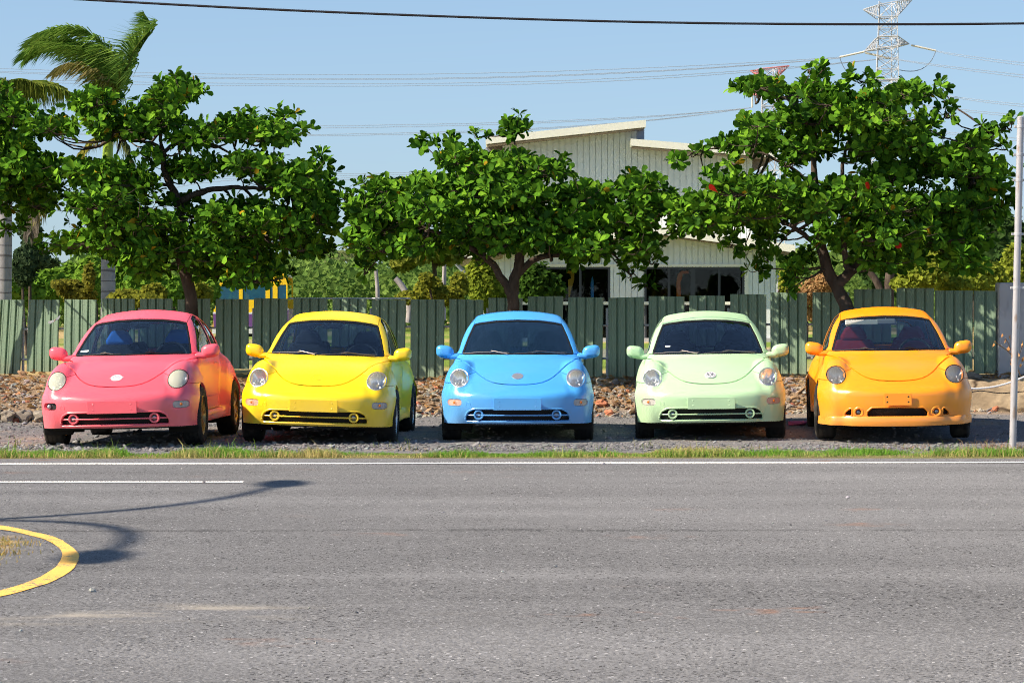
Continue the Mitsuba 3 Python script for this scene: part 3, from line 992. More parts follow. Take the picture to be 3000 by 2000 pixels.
    if sticker:
        pol = np.array(sticker)
        m = clip(SKIN, front(pol, 1.2)(SKIN[0]))[0]
        m = off(m, -0.006)
        put('sticker', {**skin_ply(m), 'bsdf': ref('sticker')}, root, W, 'small pale sticker in the lower corner of the windshield')
        CACHE[('keep', id(m[0]))] = m
    if antenna:
        add('antenna', cached(('ant', antenna), lambda: tube([(0.03, 2.36, 1.33), (0.03, 2.36 + 0.6 * (antenna - 1.33), antenna)], [0.005, 0.0022], 6)), 'black_plastic')
    # wheels
    ty, rm, br = WHEEL
    for y in (0.0, 2.51):
        for s in (1, -1):
            base = W @ T().translate([s * 0.748, y, 0.308]).rotate([0, 0, 1], (steer if y == 0 else 0) + (0 if s > 0 else 180)).rotate([1, 0, 0], 17 * s + 31 * y)
            k = root + '__' + key_for('wheel', root).split('__')[-1]
            put('tyre', ty, k, base)
            put('rim', {**cached('rim', lambda: rm, 35), 'bsdf': ref(rims)}, k, base)
            put('brake_disc', br, k, base)

            def liner():
                a = np.linspace(-0.5, PI + 0.5, 26)
                xs = (s * 0.50, s * 0.52, s * 0.825)
                v = np.array([[(xx, y + rr * math.cos(q), 0.315 + rr * math.sin(q)) for xx, rr in ((xs[0], 0.02), (xs[1], 0.362), (xs[2], 0.362))] for q in a]).reshape(-1, 3)
                i, j = np.meshgrid(np.arange(25), np.arange(2), indexing='ij')
                q = np.stack([i * 3 + j, (i + 1) * 3 + j, (i + 1) * 3 + j + 1, i * 3 + j + 1], -1).reshape(-1, 4)
                return v, np.vstack([q[:, [0, 1, 2]], q[:, [0, 2, 3]]])
            add('wheel_liner', cached(('liner', y, s), liner), 'under')
    return root


pri('wiper_metal', (0.20, 0.18, 0.18), rough=0.35, metal=0.6)
pri('visor_pale', (0.66, 0.67, 0.62), rough=0.8)
pri('visor_grey', (0.26, 0.28, 0.30), rough=0.7)
def at_px(px, d):
    return (px - 1500) / 8000 * d


CAR_PINK = make_car('pink car with a white emblem and gold wheels, first of the row from the left', 'pink', (-4.185, 29.65, 0.015), 2.2, 1.25, lens='lens_cloudy', emblem='white', glass='glass_tint', seats='seat_black', rims='alloy_gold',
                    signals=('signal_clear', None), wipers='down', sticker=[(-0.60, 1.015), (-0.50, 1.02), (-0.50, 1.04), (-0.60, 1.035)])
CAR_YELLOW = make_car('yellow car with silver wheels parked between the pink car and the blue car', 'yellow', (-2.14, 30.5, 0.0), 2.2, -1.6, emblem='painted', rims='alloy', signals=('signal_clear', 'signal_pink'))
CAR_BLUE = make_car('sky blue car in the middle of the row with a blank silver emblem', 'blue', (0.067, 31.0, 0.0), 0.4, 0.05, glass='glass_blue', emblem='fin', antenna=1.63, signals=('signal_clear', 'signal_pink'))
CAR_GREEN = make_car('pale green car with a lettered silver emblem on its hood', 'green', (2.275, 31.35, 0.0), 2.7, 0.8, glass='glass_dark', emblem='silver', antenna=1.67, signals=('signal_pink', 'signal_clear'),
                     sticker=[(-0.50, 1.06), (-0.435, 1.06), (-0.435, 1.075), (-0.50, 1.075)])
CAR_ORANGE = make_car('orange car with red seats and a spoiler lip, last of the row on the right', 'orange', (4.285, 30.7, 0.05), 3.9, 0.7, orange=True, steer=-8, glass='glass_light', lens='lens_grey', reflector='reflector_dark',
                      seats='seat_red', plate_w=0.305, visor=True, wipers='down')
# ------------------------------------------------------------------ ground, road, verge
def sstep(a, b, x):
    t = np.clip((np.asarray(x, float) - a) / (b - a), 0, 1)
    return t * t * (3 - 2 * t)


def fence_y(x):
    return 41.2 - 0.3404 * (np.asarray(x, float) + 7.73)


def toe_y(x):
    return np.interp(x, [-9, -6, -2, 0, 3, 5.5, 8], [34.7, 35.0, 36.4, 36.9, 36.3, 35.7, 35.2])


def ground_z(x, y):
    x, y = np.asarray(x, float), np.asarray(y, float)
    base = 0.012 * sstep(27.3, 28.6, y) + 0.035 * sstep(31, 36, y) + 0.11 * sstep(1.5, 5.5, x) * sstep(30, 35.5, y) 
    t, f = toe_y(x), fence_y(x)
    u = np.clip((y - t) / np.maximum(f - t, 0.6), 0, 1)
    top = np.interp(x, [-9, 0, 6.4, 9], [0.47, 0.49, 0.60, 0.62])
    step = 0.17 * sstep(0, 0.45, y - t)
    z = base + step + (top - base - 0.17) * u ** 0.8 * (y > t)
    z = np.where(y > f, top + (0.5 - top) * sstep(0, 6, y - f), z)
    n = 0.022 * (vfbm(np.stack([x * 1.7, y * 1.7, 0 * x], -1), 3, 5) - 0.5)
    n2 = 0.10 * (vfbm(np.stack([x * 2.3, y * 2.3, 0 * x], -1), 3, 9) - 0.5)
    bank = sstep(-0.3, 0.3, y - t) * sstep(0.6, -0.2, y - f)
    z = z + np.where(y > 27.6, n * (0.5 + 0.0 * x), 0) + n2 * bank
    return np.where(y < 27.35, -0.03, z)


gx_ = np.concatenate([-np.geomspace(2600, 9.6, 26), np.arange(-9.5, 9.51, 0.125), np.geomspace(9.6, 2600, 26)])
gy_ = np.concatenate([np.linspace(-60, 26.8, 20), np.arange(27.0, 27.7, 0.05), np.arange(27.75, 43, 0.125), np.geomspace(43.2, 5000, 40)])
XX, YY = np.meshgrid(gx_, gy_, indexing='ij')
ZZ = ground_z(XX, YY)


def grid_mesh(X, Y, Z):
    n, m = X.shape
    i, j = np.meshgrid(np.arange(n - 1), np.arange(m - 1), indexing='ij')
    q = np.stack([i * m + j, (i + 1) * m + j, (i + 1) * m + j + 1, i * m + j + 1], -1).reshape(-1, 4)
    return np.stack([X, Y, Z], -1).reshape(-1, 3), np.vstack([q[:, [0, 1, 2]], q[:, [0, 2, 3]]])


def ground_col(p, n, uv):
    f = fbm(p.x * 0.9, p.y * 0.9, 0, 3)
    g = cell_rand(p.x * 60, p.y * 60)
    g2 = noise(p.x * 23, p.y * 23)
    gravel = mix((0.075, 0.075, 0.082), (0.21, 0.205, 0.207), 0.55 * g + 0.45 * g2)
    gravel = mix(gravel, (0.25, 0.20, 0.15), 0.55 * smoothstep(0.50, 0.72, f))
    soil = mix((0.16, 0.11, 0.075), (0.33, 0.24, 0.16), 0.5 * g2 + 0.5 * fbm(p.x * 4, p.y * 4))
    toe = 35.0 + 0.0 * p.x
    fence = 41.2 - 0.3404 * (p.x + 7.73)
    bank = smoothstep(0.06, 0.20, p.z) * smoothstep(34.4, 35.2, p.y)
    c = mix(gravel, soil, bank)
    verge = smoothstep(28.3, 27.95, p.y + 0.5 * (noise(p.x * 1.3, 3.3) - 0.5))
    c = mix(c, mix((0.16, 0.12, 0.07), (0.14, 0.15, 0.05), noise(p.x * 6, p.y * 6)), verge)
    field = smoothstep(0.3, 1.2, p.y - fence)
    fg = mix((0.13, 0.19, 0.035), (0.36, 0.27, 0.13), smoothstep(0.35, 0.65, fbm(p.x * 0.25, p.y * 0.12, 2.0)))
    yard = smoothstep(52.0, 56.0, p.y) * smoothstep(70.0, 64.0, p.y) * smoothstep(-14.0, -6.0, p.x)
    fg = mix(fg, gravel, 0.8 * yard)
    return mix(c, fg, field)


pri('ground_mat', ground_col, rough=0.95, spec=0.15, bump=(lambda p, n, uv: 0.010 * noise(p.x * 33, p.y * 33) + 0.006 * cell_rand(p.x * 60, p.y * 60), 0.004))
structure('ground', ply(grid_mesh(XX, YY, ZZ), 'ground_mat', True))


def road_col(p, n, uv):
    a = cell_rand(p.x * 130, p.y * 85)
    b = cell_rand(p.x * 78 + 0.37, p.y * 52 + 0.11, 3.0)
    c = noise(p.x * 45, p.y * 40)
    big = fbm(p.x * 0.35, p.y * 0.9, 1.0, 3)
    streak = fbm(p.x * 0.22, p.y * 2.6, 4.0, 3)
    v = 0.137 + 0.066 * (a - 0.5) + 0.052 * (b - 0.5) + 0.045 * (c - 0.5) + 0.05 * (big - 0.5) + 0.045 * (streak - 0.5)
    v = v + 0.20 * smoothstep(0.99, 1.0, b) + 0.12 * smoothstep(0.985, 1.0, a)
    v = v - 0.075 * smoothstep(0.10, 0.03, b) * smoothstep(0.25, 0.6, noise(p.x * 2.3, p.y * 1.7, 8.0))
    seam = smoothstep(0.16, 0.0, dr.abs(p.y - 18.45 - 0.35 * (fbm(p.x * 0.5, 1.7) - 0.5))) * smoothstep(0.30, 0.62, fbm(p.x * 6, p.y * 9, 3.0))
    v = v - 0.050 * seam - 0.018 * smoothstep(18.4, 17.6, p.y) * smoothstep(13.0, 15.0, p.y) * fbm(p.x * 0.6, p.y * 1.1, 6.0)
    tr = smoothstep(0.55, 0.0, dr.abs(p.y - 21.2 - 0.4 * noise(p.x * 0.3, 2.0))) + smoothstep(0.55, 0.0, dr.abs(p.y - 22.9 - 0.4 * noise(p.x * 0.3, 8.0))) + smoothstep(0.5, 0.0, dr.abs(p.y - 15.2 - 0.3 * noise(p.x * 0.4, 5.0)))
    v = v + 0.014 * tr * (0.5 + noise(p.x * 0.8, p.y * 2.0))
    v = v + 0.012 * smoothstep(18.0, 27.0, p.y) + 0.012 * smoothstep(15.0, 12.0, p.y)
    v = dr.maximum(v, 0.022)
    col = mi.Color3f(v * 0.985, v * 0.99, v * 1.035)
    dust = smoothstep(0.40, 0.85, fbm(p.x * 1.4, p.y * 4.0, 7.0)) * smoothstep(1.0, 0.1, dr.abs(p.x + 2.0) * 0.46) * smoothstep(0.55, 0.0, dr.abs(p.y - 13.45 + 0.5 * noise(p.x * 1.1, 3.0) - 0.25))
    col = mix(col, (0.42, 0.38, 0.32), 0.9 * dust)
    isl_ = smoothstep(-3.10, -3.45, p.x + 0.35 * (noise(p.x * 5, p.y * 5) - 0.5)) * smoothstep(1.75, 1.25, dr.abs(p.y - 16.5) + 0.4 * (noise(p.x * 4, p.y * 4, 2.0) - 0.5)) * smoothstep(-9.5, -8.5, p.x)
    col = mix(col, mix((0.30, 0.20, 0.10), (0.46, 0.34, 0.17), noise(p.x * 22, p.y * 22)), 0.85 * isl_)
    d, d2, r = voronoi(p.x * 0.55 + 0.3, p.y * 0.9)
    rust = smoothstep(0.20, 0.03, d + 0.30 * (noise(p.x * 11, p.y * 11) - 0.5) + 0.09 * r) * smoothstep(0.35, 0.7, r)
    col = mix(col, (0.25, 0.105, 0.045), 0.5 * rust * (0.3 + 0.7 * c) * smoothstep(0.45, 0.75, noise(p.x * 0.31, p.y * 0.37, 9.0)))
    return col


pri('asphalt', road_col, rough=0.86, spec=0.25, bump=(lambda p, n, uv: 0.0055 * noise(p.x * 75, p.y * 60) + 0.002 * cell_rand(p.x * 150, p.y * 110) + 0.004 * fbm(p.x * 9, p.y * 9), 0.003))
rx_ = np.concatenate([np.linspace(-60, -8, 20), np.arange(-7.9, 7.9, 0.06), np.linspace(8, 60, 20)])
edge = 27.43 + 0.05 * (vfbm(np.stack([rx_ * 2.1, 0 * rx_, 0 * rx_], -1), 3, 3) - 0.5) + 0.02 * rx_ * (np.abs(rx_) < 8)
ry_ = np.concatenate([np.linspace(-60, 8, 12), np.linspace(8.5, 26.6, 60), [1, 1, 1]])
RX, RY = np.meshgrid(rx_, ry_, indexing='ij')
RZ = np.zeros_like(RX)
RY[:, -3], RY[:, -2], RY[:, -1] = edge - 0.06, edge, edge + 0.035
RZ[:, -2], RZ[:, -1] = -0.006, -0.06
structure('road', ply(grid_mesh(RX, RY, RZ), 'asphalt', 40))


def paint_col(c0, wear):
    def fn(p, n, uv):
        w = smoothstep(wear, wear + 0.16, 0.55 * noise(p.x * 60, p.y * 60) + 0.45 * fbm(p.x * 7, p.y * 7, 2.0))
        s = 0.10 * (cell_rand(p.x * 130, p.y * 110) - 0.5)
        col = mi.Color3f(c0[0], c0[1], c0[2]) * (1 + s - 0.16 * fbm(p.x * 3, p.y * 3, 9.0))
        return mix(col, (0.16, 0.155, 0.15), 0.85 * w)
    return fn


pri('white_marking', paint_col((0.76, 0.76, 0.75), 0.67), rough=0.7, spec=0.3)
pri('yellow_marking', paint_col((0.80, 0.47, 0.11), 0.63), rough=0.7, spec=0.3)


def strip(a, b, w, n=240, seed=0, z=0.004):
    u = np.linspace(0, 1, n)
    c = np.outer(1 - u, a) + np.outer(u, b)
    j = 0.016 * (vfbm(np.stack([c[:, 0] * 3.1, 0 * u + seed, 0 * u], -1), 3, seed) - 0.5)
    k = 0.016 * (vfbm(np.stack([c[:, 0] * 3.7, 0 * u + seed + 9, 0 * u], -1), 3, seed + 1) - 0.5)
    v = np.concatenate([np.stack([c[:, 0], c[:, 1] - w / 2 + j, 0 * u + z], 1), np.stack([c[:, 0], c[:, 1] + w / 2 + k, 0 * u + z], 1)])
    i = np.arange(n - 1)
    return v, np.vstack([np.stack([i, i + 1, i + 1 + n], 1), np.stack([i, i + 1 + n, i + n], 1)])


def marking(name, mesh, b, label):
    k = structure(name, ply(mesh, b, True), label)


marking('edge_marking', strip((-40, 25.30), (40, 27.66), 0.185, 700, 1), 'white_marking', 'long white edge line along the far side of the road')
marking('lane_marking', strip((-40, 23.60), (-2.325, 23.60), 0.15, 500, 2), 'white_marking', 'short white lane line ending in front of the yellow car')
OUT = [(-30, 20.6), (-12, 20.6), (-6.4, 20.15), (-3.544, 18.90), (-3.379, 18.65), (-3.189, 18.30), (-3.048, 18.03), (-2.908, 17.66), (-2.757, 17.13), (-2.642, 16.64), (-2.581, 16.22), (-2.537, 15.76), (-2.523, 15.37), (-2.536, 15.01), (-2.588, 14.63), (-2.625, 14.42), (-2.672, 14.25),
       (-2.90, 13.75), (-3.5, 12.9), (-4.9, 11.7), (-7.5, 10.7), (-12, 10.3), (-30, 10.3)]
INN = [(-30, 20.2), (-12, 20.2), (-6.6, 19.75), (-3.479, 18.55), (-3.345, 18.36), (-3.199, 18.08), (-3.051, 17.78), (-2.922, 17.40), (-2.810, 16.99), (-2.736, 16.59), (-2.688, 16.21), (-2.652, 15.80), (-2.645, 15.33), (-2.674, 14.90), (-2.731, 14.56),
       (-3.00, 13.95), (-3.65, 13.1), (-5.05, 12.0), (-7.7, 11.0), (-12, 10.65), (-30, 10.65)]


def loop_line(pts, n):
    from scipy.interpolate import PchipInterpolator
    p = np.array(pts)
    L = np.r_[0, np.cumsum(np.linalg.norm(np.diff(p, axis=0), axis=1))]
    f = PchipInterpolator(L, p)
    return f(np.linspace(0, L[-1], n))


A_, B_ = loop_line(OUT, 700), loop_line(INN, 700)
A_ = A_ + 0.010 * (vfbm(np.stack([A_[:, 0] * 9, A_[:, 1] * 9, 0 * A_[:, 0]], -1), 2, 4)[:, None] - 0.5)
i_ = np.arange(699)
marking('island_marking', (np.c_[np.vstack([A_, B_]), np.full(1400, 0.004)], np.vstack([np.stack([i_, i_ + 1, i_ + 701], 1)[:, ::-1], np.stack([i_, i_ + 701, i_ + 700], 1)[:, ::-1]])), 'yellow_marking',
        'curved yellow line round the end of the grass island')


# -------- blades, stones
def blades(xy, h, lean, w, rs, base=None):
    """Thin bent blades standing at the points xy."""
    n = len(xy)
    z0 = ground_z(xy[:, 0], xy[:, 1]) if base is None else np.full(n, base)
    a = rs.uniform(0, 2 * PI, n)
    d = np.stack([np.cos(a), np.sin(a)], 1)
    b = rs.uniform(0, 2 * PI, n)
    s = np.stack([np.cos(b), np.sin(b)], 1) * w[:, None]
    p0 = np.c_[xy, z0 - 0.005]
    mid = p0 + np.c_[d * (lean * h * 0.35)[:, None], h * 0.62]
    tip = p0 + np.c_[d * (lean * h)[:, None], h * (1.05 - 0.25 * lean)]
    S = np.c_[s, np.zeros(n)]
    v = np.stack([p0 - S, p0 + S, mid - S * 0.7, mid + S * 0.7, tip], 1).reshape(-1, 3)
    k = 5 * np.arange(n)[:, None]
    f = np.concatenate([k + [0, 1, 3], k + [0, 3, 2], k + [2, 3, 4]])
    return v, f


def vcol(name, rough=0.7, trans=0.5, spec=None, **kw):
    return mat(name, {'type': 'principledthin', 'base_color': {'type': 'mesh_attribute', 'name': 'vertex_color'}, 'roughness': rough, 'diff_trans': trans, 'eta': 1.45, **kw})


vcol('grass_mat', 0.7, 0.7)
rs = np.random.default_rng(3)
n = 42000
x = rs.uniform(-7.5, 7.5, n)
u = rs.beta(1.5, 1.3, n)
wide = 1.08 + 1.3 * (vfbm(np.stack([x * 1.3, 0 * x, 0 * x], -1), 3, 8) - 0.5) + 0.12 * sstep(4, 6.5, x)
y = 27.42 + 0.018 * x + u * 0.68 * wide
clump = vfbm(np.stack([x * 1.6, y * 1.6, 0 * x], -1), 3, 12)
keep = rs.uniform(size=n) < 0.35 + 1.3 * sstep(0.38, 0.62, clump)
x, y, u, clump = x[keep], y[keep], u[keep], clump[keep]
h = rs.uniform(0.025, 0.085, len(x)) * (1.1 - 0.5 * u) * (0.55 + 0.9 * vfbm(np.stack([x * 2.7, y, 0 * x], -1), 2, 44)) * (0.55 + 0.9 * sstep(0.4, 0.65, clump)) * (1 + 0.8 * (rs.uniform(size=len(x)) > 0.97))
v, f = blades(np.stack([x, y], 1), h, rs.uniform(0.1, 1.0, len(x)), rs.uniform(0.0022, 0.0045, len(x)), rs)
t = np.clip(sstep(0.46, 0.64, vfbm(np.stack([x * 0.6, y * 2.0, 0 * x + 4], -1), 3, 15)) * 0.85 + (u < 0.14) * 0.55 + rs.normal(0, 0.16, len(x)), 0, 1)
c = np.array([0.17, 0.37, 0.045]) * (1 - t[:, None]) + np.array([0.58, 0.48, 0.21]) * t[:, None]
c = c * rs.uniform(0.65, 1.25, (len(x), 1))
k = put_thing('grass_verge', mikit.ply((v, f), 'grass_mat', color=np.repeat(c, 5, 0)), 'strip of short green and straw coloured grass between the road and the gravel', 'grass', kind='stuff')

# taller weeds in the gravel and by the pole
def tufts(name, spots, count, hmax, col0, col1, label, seed, base=None, spread=0.10):
    r = np.random.default_rng(seed)
    xy, hh = [], []
    for (cx, cy) in spots:
        m = max(3, int(count * r.uniform(0.5, 1.5)))
        xy.append(np.c_[r.normal(cx, spread, m), r.normal(cy, spread, m)])
        hh.append(r.uniform(0.3, 1.0, m) * hmax * r.uniform(0.6, 1.2))
    xy, hh = np.vstack(xy), np.concatenate(hh)
    v, f = blades(xy, hh, r.uniform(0.2, 1.0, len(xy)), r.uniform(0.002, 0.0045, len(xy)), r, base)
    t = r.uniform(size=(len(xy), 1))
    c = (np.array(col0) * (1 - t) + np.array(col1) * t) * r.uniform(0.7, 1.2, (len(xy), 1))
    put_thing(name, mikit.ply((v, f), 'grass_mat', color=np.repeat(c, 5, 0)), label, 'weeds', kind='stuff')


r_ = np.random.default_rng(21)
tufts('gravel_weeds', [(x, 28.35 + r_.uniform(0, 0.8)) for x in (-5.3, -4.9, -3.2, -2.85, -2.75, -1.4, -1.15, -0.95, -0.3, 0.5, 0.9, 1.35, 1.45, 2.5, 3.6, 4.1, 4.5)], 6, 0.16, (0.11, 0.24, 0.03), (0.42, 0.36, 0.14),
      'thin green weeds standing singly in the gravel in front of the cars', 31, spread=0.05)
tufts('dry_weeds', [(x, 28.4 + r_.uniform(0, 0.7)) for x in np.r_[np.linspace(3.5, 5.2, 9), np.linspace(4.9, 7.0, 26)]], 16, 0.14, (0.38, 0.19, 0.12), (0.45, 0.32, 0.17), 'reddish brown dry weeds round the foot of the metal pole', 32)
tufts('bank_weeds', [(x, 35.3 + r_.uniform(0, 0.6)) for x in (2.7, 2.9, 3.1, 5.9, 6.3, 6.6, 7.0, -6.6, -6.2)], 14, 0.16, (0.36, 0.22, 0.10), (0.42, 0.34, 0.18), 'dry grass tufts at the foot of the rubble bank', 33)
isl = np.random.default_rng(35)
tufts('island_grass', [(-isl.uniform(3.14, 5.0), isl.uniform(15.2, 17.8)) for _ in range(170)], 60, 0.045, (0.32, 0.32, 0.08), (0.66, 0.42, 0.17), 'dry grass growing on the island inside the yellow line', 34, base=0.0)

vcol('stone_mat', 0.9, 0.0)
mat('stone_mat', {'type': 'twosided', 'bsdf': {'type': 'principled', 'base_color': {'type': 'mesh_attribute', 'name': 'vertex_color'}, 'roughness': 0.88, 'specular': 0.25}})
ICO0 = [lump(1.0, 40 + k, 0.5, 0, 1.0) for k in range(12)]
ICO1 = [lump(1.0, 60 + k, 0.75, 1, 1.0) for k in range(10)]


def scatter(forms, pos, size, flat, cols, rs):
    vs, fs, cs, at = [], [], [], 0
    nv = len(forms[0][0])
    which = rs.integers(0, len(forms), len(pos))
    a = rs.uniform(0, 2 * PI, len(pos))
    st = rs.uniform(0.65, 1.35, (len(pos), 2))
    V = np.array([f[0] for f in forms])[which]
    F = np.array([f[1] for f in forms])[which]
    V = V * np.c_[st, flat][:, None, :] * size[:, None, None]
    c, s = np.cos(a)[:, None], np.sin(a)[:, None]
    V = np.stack([c * V[..., 0] - s * V[..., 1], s * V[..., 0] + c * V[..., 1], V[..., 2]], -1)
    tx = rs.normal(0, 0.35, (len(pos), 1))
    V[..., 2] += tx * V[..., 0]
    V = V + pos[:, None]
    F = F + (np.arange(len(pos)) * nv)[:, None, None]
    return V.reshape(-1, 3), F.reshape(-1, 3), np.repeat(cols, nv, 0)


def greys(rs, n, lo, hi, tint):
    v = rs.uniform(lo, hi, (n, 1))
    return v * np.array(tint) * rs.uniform(0.93, 1.07, (n, 3))


rs = np.random.default_rng(5)
n1, n2 = 5200, 6500
x = np.r_[rs.uniform(-6.2, 6.3, n1), rs.uniform(-7.6, 7.8, n2)]
y = np.r_[28.45 + rs.beta(1.2, 2.2, n1) * 1.9, rs.uniform(29.0, 37.0, n2)]
size = np.r_[rs.uniform(0.007, 0.022, n1), rs.uniform(0.007, 0.020, n2)] * (1 + 0.9 * (rs.uniform(size=n1 + n2) > 0.93)) * np.where(x < -0.3, 1.2, 0.85)
k = (y < toe_y(x)) & (rs.uniform(size=len(x)) < 0.4 + 1.1 * sstep(0.35, 0.6, vfbm(np.stack([x * 0.9, y * 0.9, 0 * x], -1), 2, 77)))
x, y, size = x[k], y[k], size[k]
pos = np.c_[x, y, ground_z(x, y) + size * 0.25]
v, f, c = scatter(ICO0, pos, size, rs.uniform(0.35, 0.8, len(x)), greys(rs, len(x), 0.08, 0.28, (1, 1.0, 1.03)), rs)
put_thing('gravel', mikit.ply((v, f), 'stone_mat', color=c), 'grey broken gravel covering the parking ground under and around the cars', 'gravel', kind='stuff')
# loose chips on the road
rs = np.random.default_rng(6)
n = 260
x, y = rs.uniform(-5, 6, n), 11 + 16 * rs.uniform(0, 1, n) ** 0.8
size = rs.uniform(0.003, 0.010, n) * (1 + 1.2 * (rs.uniform(size=n) > 0.9))
v, f, c = scatter(ICO0, np.c_[x, y, size * 0.3], size, rs.uniform(0.4, 0.8, n), greys(rs, n, 0.08, 0.4, (1, 1, 1.02)), rs)
put_thing('road_chips', mikit.ply((v, f), 'stone_mat', color=c), 'small loose stone chips lying scattered on the asphalt', 'stone chips', kind='stuff')
# rubble of the bank
rs = np.random.default_rng(7)
n = 8500
x = rs.uniform(-8.2, 7.6, n)
t, fy = toe_y(x), fence_y(x)
u = rs.beta(0.9, 1.6, n)
y = t - 0.1 + (fy - t + 0.05) * u
size = rs.uniform(0.010, 0.036, n) * (1 + 1.0 * (rs.uniform(size=n) > 0.90))
pos = np.c_[x, y, ground_z(x, y) + size * 0.2]
kind = rs.uniform(size=n)
cols = np.where(kind[:, None] < 0.55, greys(rs, n, 0.14, 0.42, (1, 0.90, 0.77)), np.where(kind[:, None] < 0.80, greys(rs, n, 0.12, 0.38, (1, 0.68, 0.40)), np.where(kind[:, None] < 0.87, greys(rs, n, 0.3, 0.5, (1.0, 0.40, 0.24)), greys(rs, n, 0.10, 0.46, (1, 1, 1)))))
v, f, c = scatter(ICO1, pos, size, rs.uniform(0.35, 0.9, n), cols, rs)
put_thing('rubble', mikit.ply((v, f), 'stone_mat', color=c), 'brown and grey stone rubble covering the bank below the green fence', 'rubble', kind='stuff')
# fallen leaves on it
n = 3600
x = rs.uniform(-8.2, 7.8, n)
t, fy = toe_y(x), fence_y(x)
y = t + 0.05 + (fy - t + 0.3) * rs.uniform(0, 1, n)
q = rs.normal(0, 1, (n, 3, 3)) * 0.045
q[..., 2] *= 0.4
v = (np.c_[x, y, ground_z(x, y) + 0.045][:, None] + q).reshape(-1, 3)
c = np.array([0.40, 0.235, 0.11]) * rs.uniform(0.45, 1.3, (n, 1)) * rs.uniform(0.9, 1.1, (n, 3))
put_thing('fallen_leaves', mikit.ply((v, np.arange(3 * n).reshape(-1, 3)), 'grass_mat', color=np.repeat(c, 3, 0)), 'brown fallen leaves lying over the rubble bank', 'leaves', kind='stuff')
# single large stones
mat('rock_a', {'type': 'twosided', 'bsdf': {'type': 'principled', 'base_color': mikit.proc(lambda p, n, uv: mix((0.13, 0.11, 0.09), (0.32, 0.28, 0.23), fbm(p.x * 7, p.y * 7, p.z * 7))), 'roughness': 0.92, 'specular': 0.2}})
mat('rock_b', {'type': 'twosided', 'bsdf': {'type': 'principled', 'base_color': mikit.proc(lambda p, n, uv: mix((0.40, 0.12, 0.06), (0.52, 0.24, 0.15), fbm(p.x * 11, p.y * 11, p.z * 11))), 'roughness': 0.92, 'specular': 0.2}})
mat('rock_c', {'type': 'twosided', 'bsdf': {'type': 'principled', 'base_color': mikit.proc(lambda p, n, uv: mix((0.20, 0.19, 0.18), (0.46, 0.44, 0.41), fbm(p.x * 9, p.y * 9, p.z * 9))), 'roughness': 0.92, 'specular': 0.2}})


def rock(x, y, r, seed, b, label, group=None, flat=0.7, sink=0.25):
    m = lump(np.array(r), seed, 0.7, 2, 1.0)
    m = move(m, (x, y, float(ground_z(x, y)) + r[2] * (1 - sink)), rz=seed * 1.7)
    return put_thing('rock', ply(m, b, 28), label, 'rock', group)


ORD = ('first', 'second', 'third', 'fourth', 'fifth', 'sixth', 'seventh', 'eighth', 'ninth', 'tenth', 'eleventh', 'twelfth', 'thirteenth')
rs = np.random.default_rng(8)
for k, xx in enumerate(np.linspace(-6.65, -5.5, 7)):
    rock(xx, float(toe_y(xx)) + 0.02, (0.10 + 0.04 * rs.uniform(), 0.10, 0.085), 100 + k, 'rock_a', f'{ORD[k]} squared tan stone from the left in the row left of the pink car', 'tan stones left of the pink car')
for k, (xx, dy) in enumerate(((1.22, 0.25), (1.30, 0.05), (1.05, 0.4))):
    rock(xx, float(toe_y(xx)) + dy, (0.075, 0.06, 0.05), 120 + k, 'rock_b', f"{('middle', 'rightmost', 'leftmost')[k]} broken red brick in the rubble between the blue and green cars", 'red bricks between the blue and green cars')
for k, xx in enumerate((2.92, 3.15, 3.34)):
    rock(xx, float(toe_y(xx)) + 0.05, (0.13, 0.11, 0.12), 130 + k, 'rock_c', f"{('leftmost', 'middle', 'rightmost')[k]} grey stone block on the ground between the green and orange cars", 'grey blocks between the green and orange cars')
rock(5.75, 36.15, (0.20, 0.13, 0.10), 141, 'rock_c', 'white rock on top of the tan bank right of the orange car')
rock(6.05, 36.2, (0.16, 0.10, 0.07), 142, 'rock_a', 'grey flat stone beside the white rock and in front of the concrete pillar')


# tan bank on the right, made up with stones and mortar
def tan_bank():
    xs, us = np.linspace(5.0, 9.5, 110), np.linspace(0, 1, 26)
    Xg, U = np.meshgrid(xs, us, indexing='ij')
    prof_y, prof_z = np.interp(U, [0, 0.55, 0.7, 1.0], [0, 0.16, 0.30, 0.95]), np.interp(U, [0, 0.55, 0.7, 1], [-0.1, 0.30, 0.40, 0.42])
    ty = toe_y(Xg) + 0.0
    Yg = ty - 0.12 + prof_y * 0.9
    Zg = 0.13 + prof_z * (0.75 + 0.25 * sstep(5.0, 6.2, Xg)) + 0.05 * (Xg - 5.5) * U
    P = np.stack([Xg * 2.2, Yg * 2.2, Zg * 2.2], -1)
    Yg = Yg - 0.16 * (vfbm(P, 4, 31) - 0.5) - 0.03 * np.abs(vfbm(P * 4, 2, 32) - 0.5)
    Zg = Zg + 0.10 * (vfbm(P, 4, 33) - 0.5)
    return grid_mesh(Xg, Yg, Zg)


pri('tan_mat', lambda p, n, uv: mix(mix((0.17, 0.125, 0.08), (0.44, 0.35, 0.24), fbm(p.x * 4, p.y * 4, p.z * 6)), (0.07, 0.05, 0.035), smoothstep(0.06, 0.0, dr.abs(fbm(p.x * 2.2, p.y * 2.2, p.z * 3.5 + 3.0) - 0.5))), rough=0.95, spec=0.15,
    bump=(lambda p, n, uv: 0.02 * fbm(p.x * 14, p.y * 14, p.z * 14), 0.004))
put_thing('retaining_bank', ply(tan_bank(), 'tan_mat', True), 'low tan bank of earth and mortared stone right of the orange car', 'bank')
